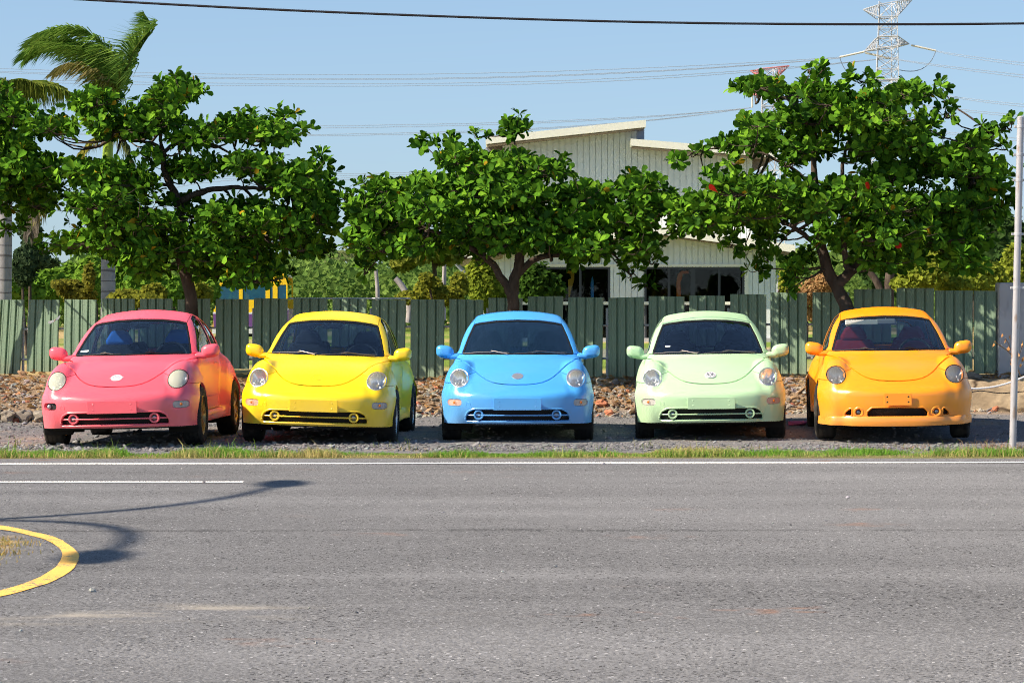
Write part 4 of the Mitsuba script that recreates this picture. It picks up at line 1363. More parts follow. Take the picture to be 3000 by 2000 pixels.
# ------------------------------------------------------------------ green sheet fence
def fence_at(px):
    """(x, y) on the fence line for a column of the photograph."""
    k = (px - 1500) / 8000
    y = (41.2 - 0.3404 * 7.73) / (1 + 0.3404 * k)
    return k * y, y


def sheet_col(p, n, uv):
    f = fbm(p.x * 2.0, p.y * 2.0, p.z * 2.0)
    g = fbm(p.x * 14, p.y * 14, p.z * 1.3)
    c = mix((0.150, 0.232, 0.166), (0.215, 0.312, 0.212), 0.75 * f + 0.25 * g)
    dirt = smoothstep(0.85, 0.50, p.z) * fbm(p.x * 5, p.y * 5, p.z * 5)
    return mix(c, (0.20, 0.16, 0.10), 0.6 * dirt)


pri('fence_green', sheet_col, rough=0.55, spec=0.35)
pri('galv', lambda p, n, uv: mix((0.42, 0.42, 0.44), (0.60, 0.60, 0.62), fbm(p.x * 9, p.y * 9, p.z * 3)), rough=0.45, metal=0.35)
PANELS = [(-36, 72, 878, 1095, -15), (84, 176, 878, 1088, -7), (189, 284, 877, 1088, -3), (297, 395, 875, 1088, 0), (410, 506, 875, 1088, 0), (520, 616, 876, 1088, 0), (632, 729, 876, 1080, 0), (744, 843, 874, 1082, -1), (859, 959.5, 874, 1085, 0),
          (974, 1075, 875, 1088, -5), (1089, 1190, 878, 1095, -6), (1202.5, 1302, 877, 1107, -2), (1316, 1416, 877, 1108, 0), (1431, 1531, 873, 1105, 0), (1546, 1650, 868, 1103, -1), (1664, 1768, 871, 1103, -3), (1782, 1887, 871, 1103, 0), (1900, 2005, 868, 1103, 0),
          (2019, 2124, 866, 1100, 0), (2138.6, 2245, 862, 1098, 0), (2257, 2364, 857, 1094, 0), (2380, 2488, 856, 1094, 0), (2501, 2611, 847, 1094, 0), (2626, 2736, 844, 1094, 0), (2738.5, 2850, 851, 1094, 0), (2852, 2919, 852, 1094, 0)]
FX0, FY0 = fence_at(0)
FX1, FY1 = fence_at(2900)
FD = np.array([FX1 - FX0, FY1 - FY0])
FD /= np.linalg.norm(FD)
FN = np.array([FD[1], -FD[0]])                    # towards the camera
fence = thing('fence', 'fence of dark green corrugated metal sheets with narrow gaps behind the row of cars', 'fence')


def sheet_profile(w, full=True):
    """(along, out) of a ribbed sheet of the width w."""
    nb = max(2, round(w / 0.122))
    p = w / nb
    pts = []
    for k in range(nb):
        s = k * p
        pts += [(s + 0.002, 0.0), (s + 0.026, 0.0), (s + 0.030, 0.036), (s + 0.050, 0.036), (s + 0.055, 0.030), (s + p * 0.72, 0.030), (s + p * 0.72 + 0.005, 0.036), (s + p - 0.004, 0.036), (s + p - 0.001, 0.0)]
    return np.array(pts)


for i, (xl, xr, yt, yb, lean) in enumerate(PANELS):
    a, b = fence_at(xl), fence_at(xr)
    w = math.hypot(b[0] - a[0], b[1] - a[1])
    ztop, zbot = CAM_Z - (yt - 900) / 8000 * a[1], CAM_Z - (yb - 900) / 8000 * a[1]
    dl = lean / 8000 * a[1]
    pr = sheet_profile(w)
    jit = np.random.default_rng(200 + i)
    rows = []
    lev = np.linspace(0, 1, 7)
    bow = jit.normal(0, 0.006)
    tilt = jit.normal(0, 0.012)
    for thick in (0.0, -0.003):
        for t in lev:
            s = pr[:, 0] + dl * (1 - t)
            o = pr[:, 1] + thick + bow * math.sin(PI * t) + 0.004 * np.sin(pr[:, 0] * 9 + i) * (1 - t)
            z = zbot + (ztop - zbot) * t + tilt * (pr[:, 0] - w / 2) + 0.0 * s
            rows.append(np.stack([a[0] + FD[0] * s + FN[0] * o, a[1] + FD[1] * s + FN[1] * o, z], 1))
    n, m = len(lev), len(pr)
    R = np.array(rows)
    jj, kk = np.meshgrid(np.arange(n - 1), np.arange(m - 1), indexing='ij')
    q = np.stack([jj * m + kk, jj * m + kk + 1, (jj + 1) * m + kk + 1, (jj + 1) * m + kk], -1).reshape(-1, 4)
    q = np.vstack([q, q[:, ::-1] + n * m])
    top = np.stack([(n - 1) * m + np.arange(m - 1), (n - 1) * m + np.arange(1, m), (2 * n - 1) * m + np.arange(1, m), (2 * n - 1) * m + np.arange(m - 1)], 1)
    q = np.vstack([q, top])
    put('panel', ply((R.reshape(-1, 3), q), 'fence_green', False), fence)


def along(px0, px1, z, r, b, name, off_=-0.05, sides=6, parent=fence):
    a, c = fence_at(px0), fence_at(px1)
    p = np.array([[a[0], a[1], z[0]], [c[0], c[1], z[1]]])
    p[:, :2] += FN * off_
    u = np.linspace(0, 1, 12)[:, None]
    put(name, ply(tube(p[0] * (1 - u) + p[1] * u, r, sides), b, 40), parent)


pri('white_pipe', (0.66, 0.68, 0.68), rough=0.5)
along(838, 1195, (1.640, 1.640), 0.016, 'white_pipe', 'pipe', -0.09)
along(-40, 2915, (1.18, 1.30), 0.018, 'galv', 'rail', -0.035)
along(-40, 2915, (0.72, 0.84), 0.018, 'galv', 'rail', -0.035)
for px in (60, 402, 737, 1082, 1424, 1775, 2131, 2495, 2862):
    c = fence_at(px)
    p = np.array([c[0], c[1]]) - FN * 0.075
    zt = 1.50
    put('post', ply(tube([(p[0], p[1], 0.35), (p[0], p[1], zt)], 0.022, 8), 'galv', 40), fence)

# concrete pillar at the fence's end
pri('concrete', lambda p, n, uv: mix(mix((0.36, 0.36, 0.375), (0.52, 0.52, 0.52), fbm(p.x * 4, p.y * 4, p.z * 4)), (0.16, 0.15, 0.15), 0.55 * smoothstep(0.60, 0.72, fbm(p.x * 6, p.y * 6, p.z * 1.6))), rough=0.9, spec=0.2,
    bump=(lambda p, n, uv: 0.006 * fbm(p.x * 20, p.y * 20, p.z * 20), 0.004))
c = fence_at(2922)
put_thing('concrete_pillar', ply(move(cbox(0, 1.3, -0.05, 0.35, 0.45, 1.84, 0.012), (c[0], c[1] - 0.08, 0), rz=-0.05), 'concrete'), 'pale grey concrete wall end standing at the right end of the green fence', 'wall')

# galvanised pole by the road and the thinner pipe strapped to it
pri('pole_mat', lambda p, n, uv: mix(mix((0.40, 0.39, 0.41), (0.54, 0.53, 0.55), fbm(p.x * 20, p.y * 20, p.z * 4)), (0.34, 0.22, 0.14), 0.7 * smoothstep(0.62, 0.76, fbm(p.x * 30, p.y * 30, p.z * 5 + 2.0))), rough=0.42, metal=0.25)
pole = thing('metal_pole', 'galvanised round metal pole standing at the right edge near the road', 'pole')
P0, P1 = world(2967.5, 1292, 29.0), world(2989, 345, 29.0)
P0[2] -= 0.1
u = np.linspace(0, 1, 30)[:, None]
put('shaft', ply(tube(P0 + (P1 - P0) * u, 0.037, 20), 'pole_mat', 40), pole)
put('cap', ply(move(lathe([(0.0001, 0.016), (0.03, 0.012), (0.041, 0.0), (0.041, -0.03), (0.037, -0.03)], 20, 'z'), P1), 'pole_mat', 30), pole)
D_ = (P1 - P0) / np.linalg.norm(P1 - P0)
for py in (843, 686, 528, 454, 372):
    t = (CAM_Z - (py - 900) / 8000 * 29.0 - P0[2]) / (P1 - P0)[2]
    c = P0 + (P1 - P0) * t
    put('clamp', ply(move(cat([lathe([(0.0405, -0.016), (0.0425, -0.014), (0.0425, 0.014), (0.0405, 0.016)], 20, 'z'), cbox(-0.068, -0.038, -0.012, 0.012, -0.013, 0.013, 0.003), cbox(0.038, 0.118, -0.014, 0.014, -0.013, 0.013, 0.003)]), c), 'galv', 30), pole)
q0, q1 = world(3009, 886, 29.0), world(3016.5, 352, 29.0)
pipe = put_thing('thin_pipe', ply(tube(q0 + (q1 - q0) * u, 0.024, 14), 'pole_mat', 40), 'thinner pipe strapped along the right side of the metal pole', 'pipe')

# hose and cable over the bank, twig
pri('white_hose', (0.72, 0.73, 0.75), rough=0.5)
hp = [world(2830, 1137, 35.1), world(2880, 1137, 35.15), world(2925, 1130, 35.2), world(2960, 1120, 35.25), world(3000, 1104, 35.3), world(3060, 1076, 35.5), world(3120, 1050, 35.7)]
from scipy.interpolate import CubicSpline


def curve(pts, n):
    p = np.array(pts, float)
    L = np.r_[0, np.cumsum(np.linalg.norm(np.diff(p, axis=0), axis=1))]
    return CubicSpline(L, p)(np.linspace(0, L[-1], n))


put_thing('hose', ply(tube(curve(hp, 50), 0.013, 8), 'white_hose', 40), 'white hose hanging across the tan bank', 'hose')
put_thing('cable', ply(tube(curve([world(2845, 1150, 35.1), world(2890, 1146, 35.08), world(2925, 1151, 35.05), world(2960, 1150, 35.05), world(3010, 1145, 35.1), world(3080, 1130, 35.2)], 40), 0.007, 6), 'black_plastic', 40), 'black cable lying across the tan bank under the white hose', 'cable')
twig = thing('dry_twig', 'dead twig with curled brown leaves behind the metal pole', 'twig')
pri('twig_mat', (0.34, 0.19, 0.08), rough=0.8)
put('stem', ply(cat([tube(curve([world(2990, 1100, 34.8), world(2975, 1060, 34.6), world(2960, 1035, 34.5), world(2935, 1015, 34.4), world(2915, 1000, 34.3)], 20), 0.006, 5),
                     tube(curve([world(2968, 1047, 34.55), world(2958, 1015, 34.5), world(2945, 990, 34.4)], 12), 0.004, 5), tube(curve([world(2980, 1070, 34.65), world(2990, 1030, 34.6), world(2996, 1000, 34.5)], 12), 0.004, 5)]), 'twig_mat', 40), twig)
tr = np.random.default_rng(91)
for (px, py) in ((2912, 1000), (2944, 988), (2936, 972), (2962, 975), (2955, 1010), (2958, 1030), (2968, 1042), (2962, 1055), (2996, 1000), (2998, 1040), (2990, 1060), (2985, 1030)):
    c = world(px, py + 4, 34.5)
    m = np.array([[0, 0, 0], [0.022, 0.01, -0.03], [0.008, -0.015, -0.075], [-0.02, 0.012, -0.035], [0.0, 0.018, -0.045]]) * tr.uniform(0.7, 1.2)
    put('leaf', ply(move((m, np.array([[0, 1, 4], [1, 2, 4], [2, 3, 4], [3, 0, 4]])), c, rz=tr.uniform(0, 6), rx=tr.normal(0, 0.3)), 'twig_leaf'), twig)
pri('twig_leaf', (0.50, 0.24, 0.08), rough=0.75)

# litter and a white butterfly
pri('litter_mat', (0.55, 0.14, 0.30), rough=0.6)
for k, (px, py) in enumerate(((2330, 1258), (2352, 1256))):
    c = world(px, py, 33.4)
    c[2] = ground_z(c[0], c[1]) + 0.03
    m = lump(np.array([0.10, 0.05, 0.03]), 300 + k, 0.6, 2)
    put_thing('rag', ply(move(m, c, rz=0.4 + k), 'litter_mat', 40), ('left', 'right')[k] + ' one of two crumpled pinkish rags between the green and orange cars', 'rag', 'pinkish rags between the green and orange cars')
bf = thing('butterfly', 'white butterfly in flight in front of the green fence at far left', 'butterfly')
pri('wing_white', (0.75, 0.75, 0.73), rough=0.7)
c = world(161, 938, 38.0)
for s, tip in ((1, (0.075, 0.02, 0.065)), (-1, (-0.095, -0.02, -0.03))):
    tip = np.array(tip)
    m = hull([(0, 0, 0.01), (0, 0, -0.012), (0, 0.004, 0), *(tip * 0.9 + [0, 0, 0.014]).reshape(1, 3), *(tip + [0, 0, -0.004]).reshape(1, 3), *(tip * 0.7 + [0, 0, -0.03]).reshape(1, 3), *(tip * 0.5 + [0, 0.004, 0]).reshape(1, 3)])
    put('wing', ply(move(m, c), 'wing_white'), bf)
put('body', ply(move(tube([(-0.012, 0, -0.02), (0, 0, 0), (0.012, 0, 0.016)], [0.003, 0.006, 0.004], 6), c), 'twig_mat', 40), bf)
# ------------------------------------------------------------------ the broad-leaved trees along the fence
def bark(p, n, uv):
    return mix((0.030, 0.022, 0.018), (0.135, 0.105, 0.085), fbm(p.x * 14, p.y * 14, p.z * 5))


pri('bark', bark, rough=0.95, spec=0.15, bump=(lambda p, n, uv: 0.012 * fbm(p.x * 24, p.y * 24, p.z * 8), 0.004))
mat('leaf_mat', {'type': 'principledthin', 'base_color': {'type': 'mesh_attribute', 'name': 'vertex_color'}, 'roughness': 0.28, 'diff_trans': 0.26, 'eta': 1.5})

# one leaf: wide beyond its middle, folded along the midrib, bent down at the tip; along +x, face up
_s = np.array([0.0, 0.22, 0.48, 0.72, 0.90, 1.0])
_w = np.array([0.02, 0.09, 0.22, 0.29, 0.20, 0.03])


def leaf_form(bend, fold):
    mid = np.stack([_s, 0 * _s, -bend * _s ** 2 + 0.04 * _s], 1)
    L = mid + np.stack([0 * _s, _w, fold * _w], 1)
    R = mid + np.stack([0 * _s, -_w, fold * _w], 1)
    v = np.vstack([mid, L, R])
    f = []
    for k in range(5):
        f += [[k, k + 1, 7 + k], [k, 7 + k, 6 + k], [k, 13 + k, k + 1], [k, 12 + k, 13 + k]]
    return v, np.array(f)




def leaf_simple(bend, fold):
    s, w = np.array([0.0, 0.45, 0.8, 1.0]), np.array([0.02, 0.22, 0.27, 0.04])
    mid = np.stack([s, 0 * s, -bend * s ** 2 + 0.04 * s], 1)
    v = np.vstack([mid, mid + np.stack([0 * s, w, fold * w], 1), mid + np.stack([0 * s, -w, fold * w], 1)])
    f = []
    for k in range(3):
        f += [[k, k + 1, 5 + k], [k, 5 + k, 4 + k], [k, 9 + k, k + 1], [k, 8 + k, 9 + k]]
    return v, np.array(f)


LEAF = [leaf_form(b, fo) for b, fo in ((0.10, 0.25), (0.28, 0.15), (0.02, 0.40), (0.20, 0.05))]
LEAF_S = [leaf_simple(b, fo) for b, fo in ((0.10, 0.25), (0.28, 0.15), (0.02, 0.40), (0.20, 0.05))]


def smooth_curve(pts, n, rs, wob=0.0):
    p = curve(pts, n) if len(pts) > 2 else np.linspace(pts[0], pts[1], n)
    if wob:
        p[1:-1] += rs.normal(0, wob, (n - 2, 3))
    return p


def rot_from(xdir, up):
    """Matrices whose columns are the leaf's length, width and face."""
    x = xdir / np.linalg.norm(xdir, axis=1, keepdims=True)
    y = np.cross(up, x)
    y /= np.linalg.norm(y, axis=1, keepdims=True) + 1e-9
    return np.stack([x, y, np.cross(x, y)], -1)


TINTS = np.array([[0.092, 0.222, 0.018], [0.060, 0.156, 0.016], [0.165, 0.335, 0.026], [0.036, 0.095, 0.016]])


def leaf_tree(label, d, pads, trunks, seed, depth=1.1, dens=1.0, single=300, red=0):
    rs = np.random.default_rng(seed)
    root = thing('broadleaf_tree', label, 'tree', 'broad leaved trees along the fence')
    # wood
    for k, (pts, r0, r1) in enumerate(trunks):
        P = [world(px, py, d + dy) for px, py, dy in pts]
        n = 24
        c = smooth_curve(P, n, rs, 0.006)
        rr = np.linspace(r0, r1, n) * (1 + 0.10 * rs.normal(0, 1, n).cumsum() / 6)
        put('trunk' if k == 0 else 'limb', ply(tube(c, np.maximum(rr, 0.008), 12), 'bark', 60), root)
    wood = np.vstack([smooth_curve([world(px, py, d + dy) for px, py, dy in pts], 24, rs) for pts, _, _ in trunks])
    sc = d / 8000
    pos, axis, twigs = [], [], []
    for (px, py, rx, ry) in pads:
        layers = [(rs.normal(0, 0.25) * depth, 1.0)]
        if rx > 55:
            layers += [(-rs.uniform(0.6, 1.5) * depth, 0.82), (rs.uniform(0.6, 1.3) * depth, 0.88), (rs.uniform(1.4, 2.4) * depth, 0.85)]
        for dy, s in layers:
            c = world(px + rs.normal(0, rx * 0.08), py + rs.normal(0, ry * 0.1), d)
            c[1] += dy
            k = (d + dy) / d
            c[0] *= k
            c[2] = CAM_Z + (c[2] - CAM_Z) * k
            R = np.array([max(rx * s * sc - 0.02, rx * s * sc * 0.6), max(rx * s * sc * 0.65, 0.18), max(ry * s * sc - 0.025, ry * s * sc * 0.5)])
            n = max(3, int(PI * rx * ry * s * s / 300 * dens))
            q = rs.normal(0, 1, (n, 3))
            q /= np.linalg.norm(q, axis=1, keepdims=True)
            far = rs.uniform(size=(n, 1)) < 0.20
            q *= np.where(far, rs.uniform(1.0, 1.5, (n, 1)), rs.uniform(0.2, 0.95, (n, 1)) ** 0.5)
            q[:, 2] += np.where(far[:, 0], rs.uniform(0.0, 0.5, n), 0)
            q[:, 2] = np.where(q[:, 2] < -0.5, -0.5 + 0.3 * (q[:, 2] + 0.5), q[:, 2])
            pos.append(c + q * R)
            axis.append(q * [0.75, 0.75, 0.75] + [0, -0.02, 0.42] + rs.normal(0, 0.22, (n, 3)))
            # the branch into this pad, with twigs
            near = wood[np.argmin(((wood - c) ** 2 * [1, 1, 1.6]).sum(1) + 0.15 * (wood[:, 2] > c[2]) + 4.0 * (wood[:, 2] < CAM_Z + 110 / 8000 * d))]
            base = c - [0, 0, R[2] * 0.45]
            mid = (near + base) / 2 + [0, 0, -0.10 * np.linalg.norm(base - near) * (base[2] > near[2])] + rs.normal(0, 0.04, 3)
            L = np.linalg.norm(base - near)
            if L > 0.05:
                twigs.append(tube(smooth_curve([near, mid, base], 9, rs, 0.008), np.linspace(min(0.009 + 0.010 * L, 0.024), 0.006, 9), 6))
            for t in np.r_[np.flatnonzero(far[:, 0])[:9], rs.choice(n, min(n, 4), replace=False)]:
                e = pos[-1][t]
                twigs.append(tube(smooth_curve([base, (base + e) / 2 - [0, 0, 0.03], e], 6, rs), np.linspace(0.008, 0.004, 6), 4))
    put('branches', ply(cat(twigs), 'bark', True), root, kind='stuff')
    pos, axis = np.vstack(pos), np.vstack(axis)
    axis /= np.linalg.norm(axis, axis=1, keepdims=True)
    n = len(pos)
    m = rs.integers(6, 9, n)
    idx = np.repeat(np.arange(n), m)
    N = len(idx)
    ph = rs.uniform(0, 2 * PI, N)
    el = rs.uniform(0.10, 1.05, N)                  # opening from the rosette's plane
    a = axis[idx]
    u = np.cross(a, [0.31, 0.92, 0.23])
    u /= np.linalg.norm(u, axis=1, keepdims=True)
    w = np.cross(a, u)
    rad = u * np.cos(ph)[:, None] + w * np.sin(ph)[:, None]
    dirn = rad * np.cos(el)[:, None] + a * np.sin(el)[:, None] + rs.normal(0, 0.12, (N, 3))
    face = a * np.cos(el)[:, None] - rad * np.sin(el)[:, None] + rs.normal(0, 0.25, (N, 3))
    M = rot_from(dirn, face)
    size = rs.uniform(0.08, 0.165, N)
    P = pos[idx] + rad * 0.012
    form = rs.integers(0, 4, N)
    tint = rs.choice(4, N, p=[0.38, 0.25, 0.23, 0.14])
    col = TINTS[tint] * rs.uniform(0.8, 1.2, (N, 1))
    old = rs.uniform(size=N)
    col = np.where((old > 0.992)[:, None], np.array([0.40, 0.26, 0.02]), col)
    # the leaves that show largest become parts
    order = np.argsort(P[:, 1] - 2.2 * size + rs.uniform(0, 0.9, N))
    one = np.zeros(N, bool)
    one[order[:single]] = True
    rest = ~one
    V = np.array([l[0] for l in LEAF_S])[form[rest]] * size[rest][:, None, None]
    V = np.einsum('nij,nkj->nki', M[rest], V) + P[rest][:, None]
    F = np.array([l[1] for l in LEAF_S])[form[rest]] + (np.arange(rest.sum()) * 12)[:, None, None]
    put('foliage', mikit.ply((V.reshape(-1, 3), F.reshape(-1, 3)), 'leaf_mat', smooth=True, color=np.repeat(col[rest], 12, 0)), root, kind='stuff')
    for j in np.flatnonzero(one):
        A = np.eye(4)
        A[:3, :3], A[:3, 3] = M[j] * size[j], P[j]
        put('leaf', LEAF_PLY[form[j], 4 if red and rs.uniform() < red else tint[j]], root, T(A.tolist()))
    return root


LEAF_PLY = {(k, t): mikit.ply(LEAF[k], 'leaf_mat', smooth=True, color=np.repeat((TINTS[t] if t < 4 else np.array([0.55, 0.03, 0.02]))[None], 18, 0)) for k in range(4) for t in range(5)}

T0 = [(36, 321, 60, 50), (36, 388, 55, 45), (45, 424, 60, 40), (67, 482, 110, 45), (20, 545, 90, 45), (112, 535, 85, 40), (27, 595, 45, 35), (25, 668, 40, 20), (-60, 340, 80, 50), (-90, 450, 110, 60), (-80, 580, 100, 60), (-100, 660, 80, 40), (110, 600, 60, 25)]
leaf_tree('broad leaved tree cut by the left edge of the view beside the palm trunk', 40.6, T0, [([(-95, 1010, 0.2), (-90, 850, 0.1), (-70, 700, 0), (-50, 540, 0), (-20, 420, 0)], 0.10, 0.035), ([(-75, 720, 0), (0, 600, -0.1), (60, 520, -0.2)], 0.04, 0.015)], 401, single=150)

T1 = [(527, 262, 66, 42), (490, 300, 60, 35), (286, 300, 78, 32), (357, 372, 125, 42), (469, 352, 88, 42), (700, 375, 110, 36), (800, 395, 90, 34), (826, 342, 36, 18), (147, 378, 95, 28), (277, 510, 118, 42), (388, 530, 70, 38), (571, 498, 80, 36), (732, 482, 88, 32), (870, 540, 118, 52), (942, 466, 26, 20),
      (930, 575, 70, 45), (312, 600, 125, 42), (400, 650, 160, 46), (740, 640, 150, 50), (640, 640, 60, 40), (937, 634, 66, 50), (250, 712, 110, 30), (118, 737, 34, 14), (400, 730, 130, 45), (361, 752, 58, 22), (425, 788, 66, 26), (680, 742, 150, 52), (689, 684, 88, 28), (893, 718, 72, 36), (744, 808, 100, 34), (560, 720, 90, 50),
      (560, 410, 60, 26), (520, 590, 50, 26), (430, 452, 45, 24), (835, 660, 80, 40), (595, 800, 40, 22)]
leaf_tree('broad leaved tree behind the pink car, widest of the row', 39.6, T1,
          [([(572, 1010, 0.1), (562, 905, 0.1), (553, 840, 0.05), (535, 780, 0), (524, 690, 0), (527, 600, 0), (500, 545, 0), (483, 500, 0), (478, 446, 0)], 0.105, 0.042), ([(478, 450, 0), (455, 425, 0), (415, 415, -0.1), (340, 395, -0.2)], 0.032, 0.012),
           ([(480, 450, 0), (510, 425, 0.1), (580, 411, 0.1), (690, 395, 0)], 0.032, 0.012), ([(478, 446, 0), (472, 400, 0), (490, 330, 0), (520, 280, 0)], 0.028, 0.012), ([(513, 600, 0), (560, 575, -0.1), (611, 558, -0.1), (732, 550, -0.2), (850, 550, -0.2)], 0.05, 0.014),
           ([(527, 680, 0), (450, 640, 0.1), (380, 620, 0.2), (290, 605, 0.2)], 0.045, 0.014), ([(535, 760, 0), (600, 715, -0.2), (680, 690, -0.4), (760, 690, -0.4)], 0.04, 0.012), ([(530, 740, 0), (450, 720, -0.3), (360, 725, -0.4), (240, 720, -0.3)], 0.038, 0.012)], 402, dens=1.15)

T2 = [(1500, 372, 42, 36), (1402, 397, 22, 18), (1250, 424, 42, 22), (1325, 420, 25, 15), (1345, 464, 72, 38), (1500, 478, 70, 28), (1560, 500, 100, 34), (1430, 500, 60, 30), (1290, 548, 150, 32), (1134, 556, 74, 26), (1491, 575, 160, 38), (1089, 610, 84, 36), (1268, 610, 145, 36), (1714, 575, 100, 40), (1860, 556, 66, 38), (1848, 516, 30, 16), (1920, 533, 22, 12), (1937, 600, 62, 34),
      (1402, 643, 165, 42), (1134, 665, 100, 42), (1045, 682, 40, 42), (1625, 650, 150, 44), (1826, 640, 110, 44), (1112, 723, 105, 36), (1223, 714, 70, 36), (1067, 790, 22, 34), (1491, 706, 110, 42), (1714, 725, 88, 44), (1870, 728, 64, 40), (1915, 763, 28, 20), (1848, 797, 34, 26), (1893, 832, 20, 18), (1393, 752, 36, 24), (1696, 763, 46, 20), (1600, 700, 80, 40), (1350, 700, 60, 35)]
leaf_tree('broad leaved tree behind the blue car, lowest of the row', 38.1, T2,
          [([(1502, 1010, 0.2), (1504, 911, 0.1), (1504, 830, 0), (1518, 777, 0), (1522, 719, 0), (1510, 640, 0), (1480, 560, 0), (1400, 480, 0)], 0.095, 0.022), ([(1500, 870, 0), (1480, 830, 0), (1446, 777, 0), (1402, 740, -0.1), (1300, 690, -0.2), (1180, 640, -0.2)], 0.062, 0.014), ([(1520, 800, 0), (1540, 780, 0), (1571, 759, 0), (1634, 746, 0), (1740, 700, -0.1), (1850, 640, -0.1)], 0.05, 0.013),
           ([(1522, 730, 0), (1560, 660, 0.3), (1640, 600, 0.4), (1760, 570, 0.3)], 0.035, 0.012), ([(1500, 610, 0), (1505, 540, 0.1), (1510, 450, 0), (1500, 390, 0)], 0.028, 0.010)], 403, dens=1.15)

T3 = [(2414, 198, 18, 14), (2371, 205, 12, 7), (2400, 231, 18, 20), (2218, 255, 80, 20), (2285, 279, 38, 18), (2357, 270, 56, 26), (2452, 265, 40, 30), (2534, 236, 46, 22), (2428, 303, 85, 26), (2572, 298, 66, 26), (2667, 274, 70, 28), (2758, 255, 22, 15), (2218, 365, 56, 24), (2380, 351, 140, 38), (2548, 351, 120, 42), (2773, 322, 28, 34), (2715, 360, 28, 40), (2132, 423, 55, 20), (2036, 447, 40, 15), (1988, 475, 32, 18),
      (2213, 418, 84, 30), (2357, 437, 90, 30), (2562, 425, 92, 36), (2667, 418, 64, 46), (2141, 475, 34, 14), (2084, 518, 26, 14), (2309, 480, 38, 20), (2165, 561, 100, 40), (2046, 609, 84, 38), (2309, 565, 100, 38), (2500, 556, 100, 28), (2620, 513, 100, 38), (2787, 475, 84, 46), (2859, 423, 66, 36), (2907, 380, 48, 20), (2959, 360, 15, 15), (2950, 437, 20, 14), (2859, 509, 84, 50), (2925, 523, 40, 50),
      (2213, 628, 112, 42), (2070, 657, 84, 30), (1979, 667, 34, 32), (2380, 612, 84, 38), (2596, 609, 140, 48), (2811, 604, 120, 54), (2915, 604, 44, 50), (2261, 691, 46, 32), (2141, 719, 34, 20), (2548, 690, 150, 48), (2763, 690, 130, 48), (2428, 690, 44, 44), (2251, 753, 34, 24), (2218, 786, 28, 20), (2180, 743, 20, 16), (2342, 762, 38, 36), (2333, 805, 34, 24), (2304, 846, 15, 16), (2596, 762, 130, 30), (2811, 757, 70, 36), (2500, 470, 30, 20)]
leaf_tree('tallest broad leaved tree behind the orange car with a forked leaning trunk', 36.6, T3,
          [([(2515, 985, -0.3), (2497, 935, -0.2), (2480, 900, -0.1), (2456, 850, 0), (2444, 826, 0), (2424, 792, 0), (2412, 748, 0), (2395, 680, 0), (2390, 600, 0), (2386, 520, 0), (2384, 450, 0), (2390, 350, 0)], 0.11, 0.022), ([(2450, 838, 0), (2481, 806, 0), (2514, 777, 0.1), (2580, 730, 0.2), (2680, 670, 0.2), (2790, 600, 0.1)], 0.078, 0.016), ([(2490, 800, 0), (2474, 740, 0), (2471, 650, 0), (2470, 560, 0), (2469, 480, 0), (2500, 380, 0), (2540, 290, 0)], 0.045, 0.012),
           ([(2386, 420, 0), (2340, 320, 0), (2280, 280, 0), (2190, 255, 0)], 0.024, 0.009), ([(2412, 740, 0), (2330, 670, -0.1), (2230, 630, -0.2), (2080, 610, -0.2)], 0.04, 0.012), ([(2790, 610, 0.1), (2860, 500, 0), (2900, 410, 0), (2950, 370, 0)], 0.022, 0.008), ([(2388, 560, 0), (2300, 480, 0), (2190, 440, 0), (2030, 448, 0)], 0.026, 0.008)], 404, depth=1.1, dens=1.15, red=0.008)
# ------------------------------------------------------------------ the pale building behind the fence
BD = 80.0


def bp(px, py):
    return (px - 1500) / 8000 * BD, CAM_Z - (py - 900) / 8000 * BD


pri('siding', lambda p, n, uv: mix((0.68, 0.715, 0.70), (0.76, 0.795, 0.785), fbm(p.x * 1.2, p.y, p.z * 0.6)), rough=0.6, spec=0.3)
pri('trim_cream', (0.80, 0.79, 0.69), rough=0.55, spec=0.3)
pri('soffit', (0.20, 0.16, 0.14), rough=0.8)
pri('dark_frame', (0.045, 0.05, 0.06), rough=0.5)
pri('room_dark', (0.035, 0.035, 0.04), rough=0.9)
pri('strut_grey', (0.34, 0.37, 0.44), rough=0.5)
mat('glass_building', {'type': 'thindielectric', 'int_ior': 1.3, 'specular_transmittance': rgb((0.62, 0.64, 0.66))})
house = thing('building', 'pale ribbed metal building with stepped sloping roofs behind the green fence', 'building')
from shapely.geometry import Polygon, box as sbox
GZ = 0.45


def slab(name, pts, y0, y1, b, parent=house):
    return put(name, ply(extrude(Polygon([bp(*p) for p in pts]), y0, y1), b), parent)


# wall of ribbed boards, cut to the gable's outline and round the windows
UP = Polygon([bp(1473, 428), bp(1864, 384), bp(1864, 430), bp(2203, 452), bp(2203, 705), bp(1473, 760)])
LOW = Polygon([bp(1395, 772), bp(1473, 758), bp(1914, 690), bp(2203, 726), bp(2272, 735), (bp(2272, 0)[0], GZ), (bp(1395, 0)[0], GZ)])
WALL = UP.union(LOW)
WIN1 = sbox(bp(1516, 0)[0], bp(0, 990)[1], bp(1788, 0)[0], bp(0, 782)[1])
WIN2 = sbox(bp(1887, 0)[0], bp(0, 990)[1], bp(2181, 0)[0], bp(0, 782)[1])
CUT = WALL.difference(WIN1).difference(WIN2)
boards, backs = [], []
x = bp(1390, 0)[0]
while x < bp(2275, 0)[0]:
    g = CUT.intersection(sbox(x + 0.008, -1, x + 0.166, 12))
    for q in getattr(g, 'geoms', [g]):
        if q.area > 1e-3 and q.geom_type == 'Polygon':
            boards.append(extrude(q, BD - 0.02, BD + 0.02))
    x += 0.177
k = put('siding_boards', ply(cat(boards), 'siding'), house, kind='stuff')
put('wall', ply(extrude(CUT, BD + 0.025, BD + 0.12), 'siding'), house)
depth = 9.0
